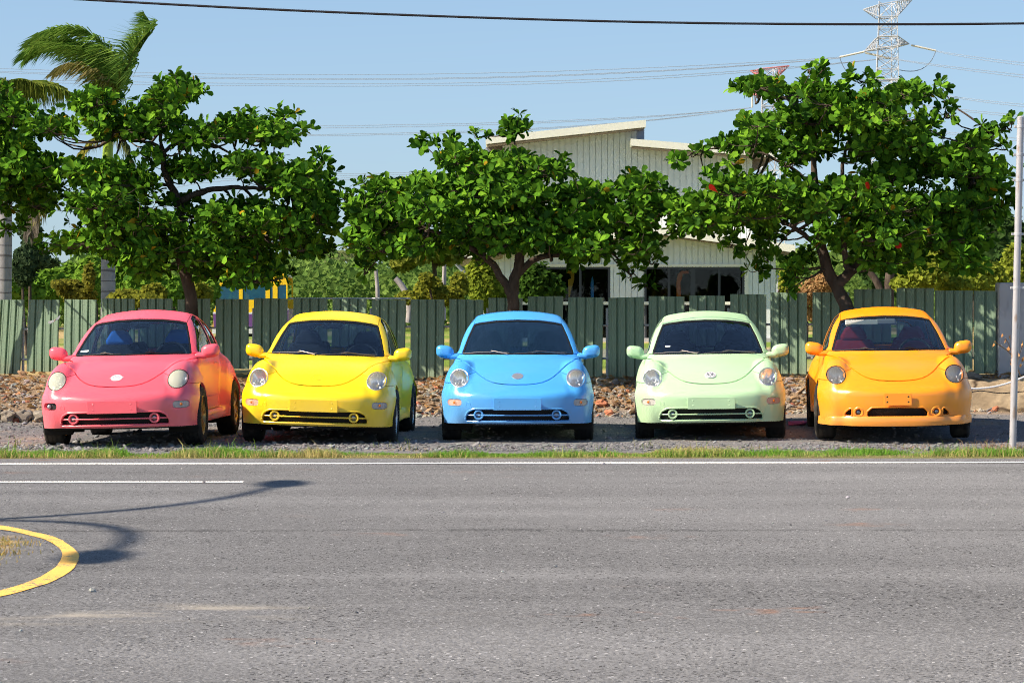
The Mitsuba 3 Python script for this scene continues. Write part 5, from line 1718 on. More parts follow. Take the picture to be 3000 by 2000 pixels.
for nm, (a, b) in (('side_wall', (1474, 1480)), ('side_wall', (2262, 2270))):
    z1 = bp(0, 735)[1]
    put(nm, ply(box(bp(a, 0)[0], bp(b, 0)[0], BD + 0.13, BD + depth, GZ, z1), 'siding'), house)
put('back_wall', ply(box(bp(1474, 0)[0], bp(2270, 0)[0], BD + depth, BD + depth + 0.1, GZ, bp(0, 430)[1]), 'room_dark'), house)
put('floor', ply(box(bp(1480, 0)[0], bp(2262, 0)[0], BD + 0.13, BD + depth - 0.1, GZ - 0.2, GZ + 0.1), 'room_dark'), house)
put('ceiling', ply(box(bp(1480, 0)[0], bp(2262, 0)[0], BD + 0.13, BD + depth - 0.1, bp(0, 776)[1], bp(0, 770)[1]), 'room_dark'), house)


def roof(a, b, th, name='roof'):
    """A sloping roof plate seen by its verge, from the pixel a to b."""
    pts = [a, b, (b[0], b[1] + th), (a[0], a[1] + th)]
    r = slab(name, pts, BD - 0.9, BD + depth + 0.5, 'trim_cream')
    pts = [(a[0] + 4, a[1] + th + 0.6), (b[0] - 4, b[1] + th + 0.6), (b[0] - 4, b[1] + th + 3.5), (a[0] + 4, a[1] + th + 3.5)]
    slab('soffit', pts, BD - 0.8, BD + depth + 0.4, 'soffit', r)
    return r


roof((1424, 407), (1887.5, 358), 21)
roof((1844.5, 412.5), (2268, 447), 20)
roof((1322, 742), (1905, 664), 22)
roof((1907, 664), (2320, 720), 22)
slab('roof_end', [(1866, 380), (1888, 379), (1888, 413), (1866, 412)], BD + 0.2, BD + 7, 'strut_grey')
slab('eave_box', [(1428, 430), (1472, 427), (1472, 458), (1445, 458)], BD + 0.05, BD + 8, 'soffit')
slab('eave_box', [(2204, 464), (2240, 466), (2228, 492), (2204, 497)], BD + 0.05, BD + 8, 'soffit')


def strut(pts, r, y, name='strut', b='strut_grey'):
    put(name, ply(tube([(bp(*p)[0], y, bp(*p)[1]) for p in pts], r, 8), b, 40), house)


strut([(1424, 436), (1455, 484)], 0.045, BD - 0.3)
strut([(2247, 486), (2206, 530)], 0.045, BD - 0.3)
strut([(1330, 764), (1398, 838)], 0.06, BD - 0.3)
strut([(2312, 768), (2276, 808), (2274, 1000)], 0.05, BD - 0.4, 'downpipe')
# window bands
for (a, b, mull) in ((1516, 1788, (1600, 1700)), (1887, 2181, (1960, 2033, 2107))):
    x0, x1 = bp(a, 0)[0], bp(b, 0)[0]
    zt, zs, zb = bp(0, 782)[1], bp(0, 888)[1], bp(0, 990)[1]
    w = put('window', ply(cat([box(x0, x1, BD - 0.02, BD + 0.1, zt - 0.06, zt), box(x0, x0 + 0.07, BD - 0.02, BD + 0.1, zb, zt - 0.06), box(x1 - 0.07, x1, BD - 0.02, BD + 0.1, zb, zt - 0.06)]), 'dark_frame'), house)
    ms = [x0 + 0.07] + [bp(m, 0)[0] for m in mull] + [x1 - 0.07]
    for m in ms[1:-1]:
        put('mullion', ply(box(m - (0.10 if abs(m - bp(2033, 0)[0]) < .01 else 0.035), m + 0.035, BD - 0.015, BD + 0.1, zb, zt - 0.06), 'dark_frame'), w)
    for p, q in zip(ms, ms[1:]):
        v = np.array([[p + 0.03, BD + 0.04, zs + 0.05], [q - 0.03, BD + 0.04, zs + 0.05], [q - 0.03, BD + 0.04, zt - 0.06], [p + 0.03, BD + 0.04, zt - 0.06]])
        put('pane', ply((v, np.array([[0, 1, 2], [0, 2, 3]])), 'glass_building'), w)
        v = v.copy()
        v[:, 2] = [zb, zb, zs - 0.05, zs - 0.05]
        put('pane', ply((v, np.array([[0, 1, 2], [0, 2, 3]])), 'glass_building'), w)
    put('sill', ply(box(x0 - 0.02, x1 + 0.02, BD - 0.08, BD + 0.06, zs - 0.045, zs + 0.045), 'trim_cream'), w)
    put('trim', ply(box(x0 - 0.15, x1 + 0.15, BD - 0.06, BD + 0.03, zt + 0.003, zt + 0.08), 'trim_cream'), w)
put('corner_trim', ply(box(bp(2181, 0)[0] + 0.002, bp(2192, 0)[0], BD - 0.06, BD + 0.02, GZ, bp(0, 783)[1]), 'trim_cream'), house)
put('plinth', ply(box(bp(1395, 0)[0], bp(2275, 0)[0], BD - 0.14, BD - 0.04, GZ - 0.3, bp(0, 990)[1]), 'concrete'), house)
# things standing in the room
pri('show_orange', (0.85, 0.24, 0.02), rough=0.4)
pri('show_yellow', (0.80, 0.52, 0.03), rough=0.4)
pri('show_blue', (0.04, 0.32, 0.80), rough=0.4)


def shown(poly, y, b, label, cat_):
    put_thing('display_piece', ply(extrude(Polygon([bp(*p) for p in poly]), y, y + 0.12), b), label, cat_)


shown([(1991, 826), (1996, 800), (2008, 791), (2028, 791), (2028, 799), (2011, 801), (2003, 828), (2006, 880), (1992, 880)], BD + 1.6, 'show_orange', 'bent orange piece behind the right hand windows of the building', 'display')
shown([(1664, 790), (1686, 792), (1686, 818), (1676, 850), (1670, 880), (1667, 818), (1677, 814), (1675, 800), (1664, 798)], BD + 1.6, 'show_yellow', 'bent yellow piece behind the left hand windows of the building', 'display')
shown([(1739, 806), (1743, 822), (1744, 870), (1735, 880), (1734, 830)], BD + 1.2, 'show_blue', 'narrow blue piece behind the left hand windows of the building', 'display')

# ------------------------------------------------------------------ the small yellow and violet bus
SD = 74.0


def sp(px, py):
    return (px - 1500) / 8000 * SD, CAM_Z - (py - 900) / 8000 * SD


pri('bus_yellow', (0.90, 0.56, 0.01), rough=0.3, spec=0.5, clearcoat=0.5)
pri('bus_violet', (0.16, 0.06, 0.24), rough=0.3, spec=0.5, clearcoat=0.5)
pri('bus_white', (0.72, 0.72, 0.74), rough=0.4)
mat('bus_glass', {'type': 'blendbsdf', 'weight': 0.55, 'a': {'type': 'thindielectric', 'int_ior': 1.6, 'specular_transmittance': rgb((0.10, 0.20, 0.28))}, 'b': {'type': 'twosided', 'bsdf': {'type': 'principled', 'base_color': rgb((0.035, 0.15, 0.28)), 'roughness': 0.15, 'specular': 0.5}}})
bus = thing('minibus', 'small yellow and violet bus parked behind the fence and the tree on the left', 'bus')
WB = 1.9


def side(name, pts, y0, y1, b, parent=bus):
    return put(name, ply(extrude(Polygon([sp(*p) for p in pts]), y0, y1), b, 30), parent)


body = Polygon([sp(628, 915), sp(640, 835), sp(655, 815), sp(680, 806), sp(836, 806), sp(842, 815), sp(843, 915)])
wins = [Polygon([sp(638, 878), sp(644, 838), sp(700, 834), sp(700, 878)]), Polygon([sp(711, 878), sp(711, 834), sp(778, 834), sp(778, 878)]), Polygon([sp(791, 878), sp(791, 834), sp(799, 834), sp(799, 878)]), Polygon([sp(813, 878), sp(813, 834), sp(838, 834), sp(838, 878)])]
face = body
for w_ in wins:
    face = face.difference(w_)
put('side_panel', ply(extrude(face, SD, SD + 0.05), 'bus_yellow'), bus)
put('side_panel', ply(extrude(face, SD + WB - 0.05, SD + WB), 'bus_yellow'), bus)
for w_ in wins:
    put('window', ply(extrude(w_, SD + 0.02, SD + 0.025), 'bus_glass'), bus)
side('roof', [(655, 814), (680, 804), (836, 804), (842, 812)], SD + 0.052, SD + WB - 0.052, 'bus_yellow')
side('skirt', [(624, 915), (700, 915), (735, 916), (760, 905), (845, 905), (845, 964), (626, 964)], SD - 0.012, SD + WB + 0.012, 'bus_violet')
side('stripe', [(624, 914), (735, 915), (762, 903), (845, 903), (845, 908), (763, 908), (736, 920), (624, 919)], SD - 0.022, SD - 0.013, 'bus_white')
side('bumper', [(622, 963), (846, 963), (846, 977), (622, 977)], SD - 0.03, SD + WB + 0.03, 'bus_white')
side('sign_box', [(671, 783), (702, 783), (702, 804), (671, 804)], SD + 0.3, SD + WB - 0.3, 'bus_yellow')
side('roof_rack', [(803, 788), (826, 788), (826, 803), (803, 803)], SD + 0.5, SD + WB - 0.5, 'bus_yellow')
side('front_panel', [(622, 963), (626, 905), (632, 905), (632, 963)], SD + 0.05, SD + WB - 0.05, 'bus_yellow')
side('windscreen', [(627, 905), (641, 836), (643, 836), (629, 905)], SD + 0.06, SD + WB - 0.06, 'bus_glass')
side('curtain', [(814, 834), (837, 834), (837, 877), (814, 877)], SD + 0.06, SD + 0.075, 'bus_white')
mir = put('mirror', ply(hull(np.vstack([trimesh.creation.icosphere(2).vertices * 0.045 + [sp(614, 0)[0] + dx, SD - 0.05, sp(0, py)[1]] for dx in (-0.02, 0.03) for py in (857, 874)])), 'bus_white', 40), bus)
put('arm', ply(tube([(sp(616, 0)[0], SD - 0.05, sp(0, 876)[1]), (sp(622, 0)[0], SD - 0.03, sp(0, 886)[1]), (sp(632, 0)[0], SD + 0.02, sp(0, 884)[1])], 0.018, 6), 'bus_white'), mir)
for px in (675, 800):
    for y in (SD + 0.1, SD + WB - 0.1):
        put('wheel', ply(move(lathe([(0.0001, -0.1), (0.15, -0.1), (0.25, -0.11), (0.29, -0.08), (0.29, 0.08), (0.25, 0.11), (0.0001, 0.1)], 28, 'y'), (sp(px, 0)[0], y, 0.5 + 0.29)), 'rubber', 35), bus)
put('floor', ply(box(sp(640, 0)[0], sp(838, 0)[0], SD + 0.06, SD + WB - 0.06, 0.72, 0.8), 'under'), bus)
for px in (700, 745):
    put('seat', ply(move(cbox(-0.12, 0.12, 0.1, WB - 0.2, 0.8, 1.55, 0.05), (sp(px, 0)[0], SD, 0)), 'seat_black', 30), bus)
# ------------------------------------------------------------------ palms, shrubs, far trees
mat('bush_mat', {'type': 'principledthin', 'base_color': {'type': 'mesh_attribute', 'name': 'vertex_color'}, 'roughness': 0.6, 'diff_trans': 0.7, 'eta': 1.4})


def cards(P, N, size, col, rs, aspect=0.45):
    """Small pointed leaves at P facing about N."""
    n = len(P)
    d = rs.normal(0, 1, (n, 3))
    N = N / (np.linalg.norm(N, axis=1, keepdims=True) + 1e-9)
    d -= (d * N).sum(1, keepdims=True) * N
    M = rot_from(d, N)
    L = np.array([[0, 0, 0], [0.5, aspect, 0.05], [1, 0, -0.08], [0.5, -aspect, 0.05]])
    V = np.einsum('nij,kj->nki', M, L) * np.broadcast_to(size, n)[:, None, None] + P[:, None]
    F = np.array([[0, 2, 1], [0, 3, 2]])[None] + (4 * np.arange(n))[:, None, None]
    return V.reshape(-1, 3), F.reshape(-1, 3), np.repeat(col, 4, 0)


def blob_points(blobs, n, rs, shell=0.62):
    """Points through ellipsoids, more of them near the surface."""
    B = np.array(blobs, float)
    w = (B[:, 3] * B[:, 5]) + 1e-6
    k = rs.choice(len(B), n, p=w / w.sum())
    q = rs.normal(0, 1, (n, 3))
    q /= np.linalg.norm(q, axis=1, keepdims=True)
    r = shell + (1 - shell) * rs.uniform(0, 1, (n, 1)) ** 0.6
    lump_ = 0.75 + 0.5 * vfbm(q * 2.1 + k[:, None] * 3.7, 3, 17)[:, None]
    return B[k, :3] + q * r * B[k, 3:] * lump_, q


def shrub(name, label, cat_, blobs_px, d, n, leaf, c0, c1, seed, group=None, stems=3, thick=0.8, up=0.5, ground=0.5):
    rs = np.random.default_rng(seed)
    sc = d / 8000
    blobs = []
    for (px, py, rx, ry) in blobs_px:
        c = world(px, py, d + rs.normal(0, 0.3))
        blobs.append([*c, rx * sc, max(rx * sc * thick, 0.2), ry * sc])
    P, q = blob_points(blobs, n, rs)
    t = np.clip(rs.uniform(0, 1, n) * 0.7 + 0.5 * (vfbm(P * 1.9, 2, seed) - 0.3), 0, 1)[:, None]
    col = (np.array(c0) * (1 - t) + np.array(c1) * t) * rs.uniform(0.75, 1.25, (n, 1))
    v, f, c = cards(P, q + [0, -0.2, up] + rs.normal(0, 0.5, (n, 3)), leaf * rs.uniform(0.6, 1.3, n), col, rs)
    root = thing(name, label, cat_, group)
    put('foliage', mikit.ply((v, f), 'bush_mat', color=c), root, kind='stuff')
    B = np.array(blobs)
    for s in range(stems):
        k = B[rs.integers(len(B))]
        x0 = k[0] + rs.normal(0, 0.15)
        put('stem', ply(tube(smooth_curve([np.array([x0, k[1], ground - 0.05]), np.array([x0 + rs.normal(0, 0.1), k[1], (ground + k[2]) / 2]), k[:3] + [0, 0, k[5] * 0.4]], 8, rs), np.linspace(0.05, 0.015, 8) * max(1.0, d / 60), 6), 'bark', True), root)
    return root


G0, G1 = (0.10, 0.22, 0.025), (0.22, 0.37, 0.045)
Y0, Y1 = (0.20, 0.25, 0.02), (0.42, 0.40, 0.04)
D0, D1 = (0.035, 0.075, 0.022), (0.075, 0.14, 0.035)
SHR = 'sunlit green bushes behind the left half of the fence'
for i, (b, d, n) in enumerate((
        ([(70, 850, 60, 45), (30, 830, 40, 40)], 62, 2600), ([(140, 845, 55, 55), (110, 815, 30, 30)], 66, 2600), ([(215, 830, 55, 60)], 70, 2600), ([(275, 815, 50, 65)], 64, 2400),
        ([(372, 820, 45, 55)], 66, 2400), ([(430, 840, 50, 45), (410, 815, 30, 30)], 60, 2400), ([(500, 850, 45, 40)], 63, 2000), ([(590, 850, 50, 40)], 66, 1800))):
    shrub('bush', ['leafy light green bush right of the leftmost palm trunk', 'bright green bush second from the left behind the fence', 'rounded bright green bush left of the banded palm trunk', 'light green bush close behind the left side of the banded palm trunk', 'light green bush close right of the banded palm trunk',
                    'green bush left of the trunk of the widest tree', 'green bush seen behind the trunk of the widest tree', 'green bush just left of the yellow bus'][i], 'bush', b, d, n, 0.15, G0, G1, 500 + i, SHR)
shrub('cypress_shrub', 'yellow green feathery shrub with a dark inside in front of the left bushes', 'shrub', [(205, 845, 40, 26), (262, 815, 14, 42), (235, 865, 50, 22), (170, 832, 18, 10)], 47, 3000, 0.07, (0.07, 0.075, 0.02), (0.30, 0.30, 0.04), 520, stems=2)
shrub('cypress_shrub', 'yellow green feathery shrub between the banded palm trunk and the widest tree', 'shrub', [(375, 872, 55, 24), (450, 860, 40, 28), (420, 880, 60, 18)], 48, 2800, 0.07, (0.09, 0.11, 0.02), (0.33, 0.34, 0.04), 521, stems=2)
shrub('cypress_shrub', 'yellow green feathery shrub right of the trunk of the widest tree', 'shrub', [(590, 866, 34, 34), (575, 842, 18, 22)], 48, 1600, 0.07, (0.09, 0.12, 0.02), (0.32, 0.34, 0.04), 522, stems=2)
shrub('cypress_shrub', 'wide yellow green feathery shrub over the fence left of the middle tree', 'shrub', [(1260, 850, 45, 38), (1200, 872, 45, 18), (1310, 865, 50, 28), (1250, 820, 22, 22), (1345, 835, 26, 40)], 47, 5200, 0.065, (0.09, 0.12, 0.02), (0.36, 0.36, 0.04), 523, stems=3)
shrub('leafy_shrub', 'tall leafy yellow green shrub just left of the middle tree trunk', 'shrub', [(1420, 840, 48, 70), (1395, 800, 30, 40), (1450, 880, 40, 50)], 49, 4600, 0.085, (0.08, 0.13, 0.015), (0.30, 0.36, 0.04), 524)
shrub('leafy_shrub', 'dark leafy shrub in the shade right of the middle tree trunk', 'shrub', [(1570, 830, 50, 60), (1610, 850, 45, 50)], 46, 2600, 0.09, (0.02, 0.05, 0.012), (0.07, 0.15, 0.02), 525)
YS = 'yellow green shrubs behind the right end of the fence'
for i, (b, n) in enumerate((([(2710, 800, 70, 45), (2730, 760, 30, 25), (2670, 830, 60, 25)], 4200), ([(2800, 835, 60, 25), (2850, 825, 40, 35)], 2600), ([(2900, 815, 45, 45), (2880, 800, 25, 25)], 2600), ([(2975, 790, 45, 75), (2960, 830, 40, 40)], 3000))):
    shrub('yellow_shrub', ['rounded yellow green shrub behind the fence right of the forked trunk', 'low yellow green shrub behind the second to last fence panel', 'yellow green shrub beside the concrete wall end', 'yellow green shrub behind the concrete wall end and the pole'][i], 'shrub', b, 44 + i, n, 0.08, (0.11, 0.16, 0.02), (0.36, 0.41, 0.05), 530 + i, YS)
shrub('dry_shrub', 'brown dry shrub behind the fence between the building and the forked trunk', 'shrub', [(2395, 850, 50, 45), (2350, 870, 35, 25), (2420, 820, 30, 30), (2385, 900, 40, 40)], 52, 3400, 0.06, (0.30, 0.16, 0.07), (0.48, 0.32, 0.15), 540)
shrub('leafy_shrub', 'green shrub with orange flowers at the right corner of the building', 'shrub', [(2305, 830, 22, 60), (2330, 860, 20, 30)], 56, 1700, 0.08, (0.10, 0.15, 0.02), (0.32, 0.33, 0.04), 541)
# darker trees farther back
FT = 'dark trees standing behind the right side of the fence'
for i, (b, d, n) in enumerate((([(2600, 800, 60, 60), (2560, 780, 40, 40)], 58, 2600), ([(2740, 720, 90, 60), (2820, 700, 80, 60)], 62, 4200), ([(2930, 700, 80, 70), (2900, 760, 60, 50)], 60, 3600))):
    shrub('dark_tree', ['dark green tree right of the forked trunk beyond the fence', 'dark green tree behind the rounded yellow shrub', 'dark green tree at the right edge beyond the concrete wall end'][i], 'tree', b, d, n, 0.17, D0, D1, 550 + i, FT, stems=4)
shrub('casuarina', 'dark feathery tree with drooping foliage beside the leftmost palm trunk', 'tree', [(78, 640, 26, 70), (95, 720, 30, 90), (70, 780, 35, 60), (115, 760, 30, 26)], 57, 4200, 0.10, (0.03, 0.06, 0.03), (0.10, 0.15, 0.07), 560, stems=2, up=-0.3)
shrub('casuarina', 'dark round tree far behind the bushes at left', 'tree', [(128, 775, 24, 14), (150, 770, 18, 10)], 110, 900, 0.2, (0.04, 0.07, 0.03), (0.07, 0.12, 0.05), 561, stems=1)
# small tree with a bare thin trunk left of the middle tree, and the posts beside it
shrub('small_tree', 'small yellowish tree with a thin bare trunk left of the middle tree', 'tree', [(1270, 735, 70, 20), (1215, 750, 50, 16), (1310, 755, 45, 14), (1180, 770, 30, 16)], 52, 2600, 0.13, (0.08, 0.12, 0.02), (0.30, 0.32, 0.05), 562, stems=0)
k = 'small_tree'
put('trunk', ply(tube(curve([world(1272, 905, 52), world(1271, 850, 52), world(1273, 790, 52), world(1262, 745, 52)], 14), np.linspace(0.07, 0.03, 14), 8), 'bark', 60), k)
put('limb', ply(tube(curve([world(1272, 790, 52), world(1290, 765, 52), world(1310, 755, 52)], 8), np.linspace(0.04, 0.02, 8), 6), 'bark', 60), k)
pri('dead_wood', lambda p, n, uv: mix((0.20, 0.18, 0.17), (0.46, 0.43, 0.41), fbm(p.x * 8, p.y * 8, p.z * 3)), rough=0.9, spec=0.2)
DT = 'thin grey bare trunks left of the middle tree'
for pts, r, lab in ((((1107, 872), (1104, 820), (1101, 788)), 0.055, 'thin bare grey trunk farthest left of the middle tree'), (((1198, 868), (1178, 838), (1158, 815)), 0.085, 'leaning bare grey trunk left of the middle tree'), (((1299, 860), (1301, 815), (1302, 775)), 0.06, 'upright bare grey trunk close left of the leafy shrub')):
    put_thing('bare_trunk', ply(tube(curve([world(*p, 62) - (np.array([0, 0, 0.6]) if j == 0 else 0) for j, p in enumerate(pts)], 10), np.linspace(r, r * 0.75, 10), 8), 'dead_wood', 60), lab, 'trunk', DT)
for pts, r, lab in ((((2572, 860), (2562, 815), (2540, 790)), 0.09, 'leaning grey trunk behind the fence right of the forked trunk'), (((2606, 860), (2606, 815), (2612, 760)), 0.12, 'straight dark trunk behind the fence right of the leaning grey trunk')):
    put_thing('bare_trunk', ply(tube(curve([world(*p, 55) - (np.array([0, 0, 0.6]) if j == 0 else 0) for j, p in enumerate(pts)], 10), np.linspace(r, r * 0.7, 10), 8), 'bark', 60), lab, 'trunk')

# far wood: one mass
rs = np.random.default_rng(71)
n = 100000
px = rs.uniform(-1500, 4600, n)
d = rs.uniform(112, 150, n)
topz = 2.3 + 2.4 * vfbm(np.stack([px * 0.012, d * 0.15, 0 * d], -1), 3, 9) + 0.5 * sstep(1000, 1500, px)
topz = topz + (d - 112) * 0.012
x = (px - 1500) / 8000 * d
z = 0.5 + (topz - 0.5) * rs.uniform(0, 1, n) ** 0.55
P = np.c_[x, d, z]
t = np.clip(rs.uniform(0, 1, n) * 0.6 + 1.1 * (vfbm(P * [0.6, 0.3, 0.9], 3, 4) - 0.32), 0, 1)[:, None]
col = (np.array([0.07, 0.145, 0.035]) * (1 - t) + np.array([0.20, 0.31, 0.07]) * t) * rs.uniform(0.8, 1.2, (n, 1))
v, f, c = cards(P, rs.normal(0, 0.7, (n, 3)) + [0, -0.5, 0.6], 0.27 * rs.uniform(0.6, 1.4, n), col, rs)
put_thing('woodland', mikit.ply((v, f), 'bush_mat', color=c), 'band of green woodland far behind the fence', 'woodland', kind='stuff')
# hills
hx = np.linspace(-1900, 1900, 130)
hz = 14 + 62 * vfbm(np.stack([hx * 0.0016, 0 * hx, 0 * hx], -1), 4, 22) + 12 * np.exp(-((hx + 470) / 200) ** 2)
Hx, U = np.meshgrid(hx, np.linspace(0, 1, 12), indexing='ij')
Hz = hz[:, None] * np.sin(U * PI) ** 0.8 * (0.85 + 0.3 * vfbm(np.stack([Hx * 0.01, U * 9, 0 * U], -1), 3, 2)) - 3
pri('hill_mat', lambda p, n, uv: mix((0.05, 0.09, 0.04), (0.10, 0.14, 0.06), fbm(p.x * 0.02, p.y * 0.02, p.z * 0.05)), rough=1.0, spec=0.0)
structure('hills', ply(grid_mesh(Hx, 2900 + 700 * U, Hz), 'hill_mat', True))


# palms
pri('palm_bark', lambda p, n, uv: mix(mix((0.20, 0.19, 0.20), (0.40, 0.385, 0.40), fbm(p.x * 6, p.y * 6, p.z * 5)), (0.13, 0.12, 0.125), smoothstep(0.40, 0.48, dr.abs(p.z * 4.3 + 0.35 * noise(p.x * 3, p.z * 5) - dr.floor(p.z * 4.3 + 0.35 * noise(p.x * 3, p.z * 5)) - 0.5))), rough=0.9, spec=0.2)
pri('crownshaft', (0.26, 0.40, 0.035), rough=0.4, spec=0.4)
pri('rachis', (0.13, 0.18, 0.03), rough=0.5)


def frond(pts, r, leaf, wind, rs, c0, c1, root, nl=80, w=0.014, droop=0.5, name='frond'):
    """A feather frond: a bent rachis and its blown leaflets."""
    n = 26
    c = curve(pts, n)
    ra = tube(c, np.linspace(r, r * 0.15, n), 6)
    s = np.linspace(0.10, 1.0, nl)
    cc = curve(pts, 200)
    i = np.clip((s * 199).astype(int), 1, 198)
    p, t = cc[i], cc[i + 1] - cc[i - 1]
    t /= np.linalg.norm(t, axis=1, keepdims=True)
    sd = np.cross(t, [0.05, 0.2, 1.0])
    sd /= np.linalg.norm(sd, axis=1, keepdims=True)
    vs, fs, cs, at = [], [], [], 0
    for sgn in (1, -1):
        L = leaf * (0.45 + 0.75 * np.sin(PI * np.clip(s * 0.9 + 0.1, 0, 1))) * rs.uniform(0.8, 1.15, nl)
        d0 = sgn * sd * 0.9 + t * 0.55 + np.array(wind) * 0.5 + rs.normal(0, 0.12, (nl, 3))
        d0 /= np.linalg.norm(d0, axis=1, keepdims=True)
        d1 = d0 * 0.45 + np.array(wind) * 0.9 + [0, 0, -droop] + rs.normal(0, 0.14, (nl, 3))
        d1 /= np.linalg.norm(d1, axis=1, keepdims=True)
        a, b, e = p, p + d0 * (L * 0.45)[:, None], p + d0 * (L * 0.45)[:, None] + d1 * (L * 0.6)[:, None]
        wv = np.cross(d0, [0.3, 1, 0.2])
        wv = wv / np.linalg.norm(wv, axis=1, keepdims=True) * w
        V = np.stack([a - wv * 0.5, a + wv * 0.5, b - wv, b + wv, e], 1)
        k = 5 * np.arange(nl)[:, None]
        vs.append(V.reshape(-1, 3))
        fs.append(np.concatenate([k + [0, 1, 3], k + [0, 3, 2], k + [2, 3, 4]]) + at)
        at += 5 * nl
        tt = rs.uniform(size=(nl, 1))
        cs.append(np.repeat((np.array(c0) * (1 - tt) + np.array(c1) * tt) * rs.uniform(0.8, 1.2, (nl, 1)), 5, 0))
    n0 = len(ra[0])
    v, f = cat([ra, (np.vstack(vs), np.vstack(fs))])
    col = np.vstack([np.repeat(np.array([[0.15, 0.2, 0.04]]), n0, 0)] + cs)
    put(name, mikit.ply((v, f), 'bush_mat', color=col), root)


PD = 58.0
rs = np.random.default_rng(81)
palm = thing('palm_tree', 'tall palm with wind blown fronds and a banded grey trunk behind the left tree', 'palm tree')
put('trunk', ply(tube([world(317, 1010, PD), world(317, 900, PD), world(317, 800, PD), world(317, 640, PD), world(317, 500, PD)], [0.165, 0.155, 0.152, 0.145, 0.125], 20), 'palm_bark', True), palm)
put('crownshaft', ply(tube(curve([world(317, 505, PD), world(317, 440, PD), world(326, 360, PD), world(342, 285, PD)], 12), np.linspace(0.125, 0.07, 12), 16), 'crownshaft', True), palm)
GP0, GP1 = (0.09, 0.21, 0.03), (0.28, 0.42, 0.08)


def PW(*pts):
    return [world(px, py, PD + dy) for px, py, dy in pts]


WND = (-0.9, 0.1, 0.05)
frond(PW((345, 275, 0), (372, 205, 0), (410, 125, 0), (440, 85, 0.2), (425, 45, 0.3)), 0.035, 0.62, (-0.85, 0, 0.25), rs, GP0, GP1, palm, 150)
frond(PW((345, 275, 0), (380, 200, 0.2), (425, 125, 0.3), (446, 95, 0.4)), 0.03, 0.55, (-0.8, 0, -0.1), rs, (0.04, 0.10, 0.02), (0.14, 0.24, 0.04), palm, 90)
frond(PW((343, 280, 0), (330, 200, 0), (300, 130, -0.2), (250, 95, -0.3), (160, 95, -0.4), (90, 140, -0.4)), 0.035, 0.72, (-0.9, 0, -0.25), rs, GP0, GP1, palm, 175)
frond(PW((343, 280, 0), (325, 215, 0.1), (290, 160, 0.2), (230, 125, 0.2), (150, 125, 0.2), (70, 175, 0.3)), 0.03, 0.70, (-0.8, 0, -0.5), rs, GP0, (0.12, 0.22, 0.03), palm, 175)
frond(PW((343, 282, 0), (318, 225, -0.2), (270, 170, -0.4), (200, 140, -0.5), (130, 130, -0.5)), 0.03, 0.66, (-0.9, 0, 0.0), rs, GP0, GP1, palm, 150)
frond(PW((340, 285, 0), (300, 225, -0.4), (240, 190, -0.6), (190, 195, -0.7), (155, 222, -0.7)), 0.03, 0.5, (-0.75, 0, -0.5), rs, (0.18, 0.19, 0.05), (0.36, 0.30, 0.12), palm, 90)
frond(PW((340, 288, 0), (322, 245, -0.3), (290, 235, -0.5), (265, 262, -0.6), (255, 300, -0.6)), 0.028, 0.5, (-0.3, 0, -0.9), rs, (0.07, 0.13, 0.02), (0.24, 0.28, 0.04), palm, 80, droop=0.9)
frond(PW((343, 290, 0), (330, 250, 0.3), (310, 245, 0.5), (298, 275, 0.6), (295, 320, 0.6)), 0.028, 0.45, (-0.2, 0, -0.9), rs, (0.05, 0.10, 0.02), (0.16, 0.22, 0.03), palm, 70, droop=0.9)
frond(PW((343, 282, 0), (352, 240, -0.3), (345, 190, -0.5), (320, 150, -0.5), (270, 150, -0.6)), 0.03, 0.6, (-0.9, 0, -0.1), rs, GP0, GP1, palm, 100)
frond(PW((330, 400, 0), (352, 400, -0.2), (372, 430, -0.3), (384, 485, -0.3)), 0.028, 0.4, (0.1, 0, -1.0), rs, (0.06, 0.09, 0.03), (0.16, 0.17, 0.06), palm, 60, droop=1.0)
frond(PW((328, 405, 0), (300, 395, -0.2), (262, 420, -0.4), (232, 470, -0.4)), 0.028, 0.42, (-0.4, 0, -0.9), rs, (0.12, 0.14, 0.03), (0.36, 0.33, 0.06), palm, 60, droop=0.9)
palm2 = thing('palm_tree', 'grey palm trunk at the left edge with fronds above the cut off tree', 'palm tree')
put('trunk', ply(tube([world(10, 1010, PD - 4), world(10, 880, PD - 4), world(12, 700, PD - 4), world(14, 560, PD - 4), world(16, 420, PD - 4)], [0.17, 0.165, 0.16, 0.15, 0.13], 20), 'palm_bark', True), palm2)
put('crownshaft', ply(tube(curve([world(16, 425, PD - 4), world(14, 360, PD - 4), world(10, 300, PD - 4)], 10), np.linspace(0.13, 0.07, 10), 16), 'crownshaft', True), palm2)
PD = PD - 4
for pts in (((10, 300, 0), (60, 255, -0.2), (140, 248, -0.4), (215, 275, -0.5)), ((10, 300, 0), (50, 250, 0.3), (120, 238, 0.4), (190, 258, 0.5)), ((10, 300, 0), (20, 250, -0.2), (60, 232, -0.4), (110, 250, -0.5))):
    frond(PW(*pts), 0.03, 0.55, (0.0, 0, -0.9), rs, (0.05, 0.10, 0.02), (0.20, 0.24, 0.04), palm2, 100, droop=0.8)
for pts in (((10, 300, 0), (-10, 240, 0), (-60, 220, 0), (-150, 260, 0)), ((10, 300, 0), (0, 250, 0.2), (10, 240, 0.2), (40, 262, 0.2))):
    frond(PW(*pts), 0.03, 0.5, (-0.5, 0, -0.6), rs, (0.08, 0.15, 0.02), (0.26, 0.30, 0.05), palm2, 80)
frond(PW((22, 520, 0), (60, 520, -0.2), (88, 580, -0.3), (88, 690, -0.3)), 0.03, 0.45, (-0.1, 0, -1.0), rs, (0.10, 0.085, 0.07), (0.24, 0.21, 0.17), palm2, 90, droop=1.0)
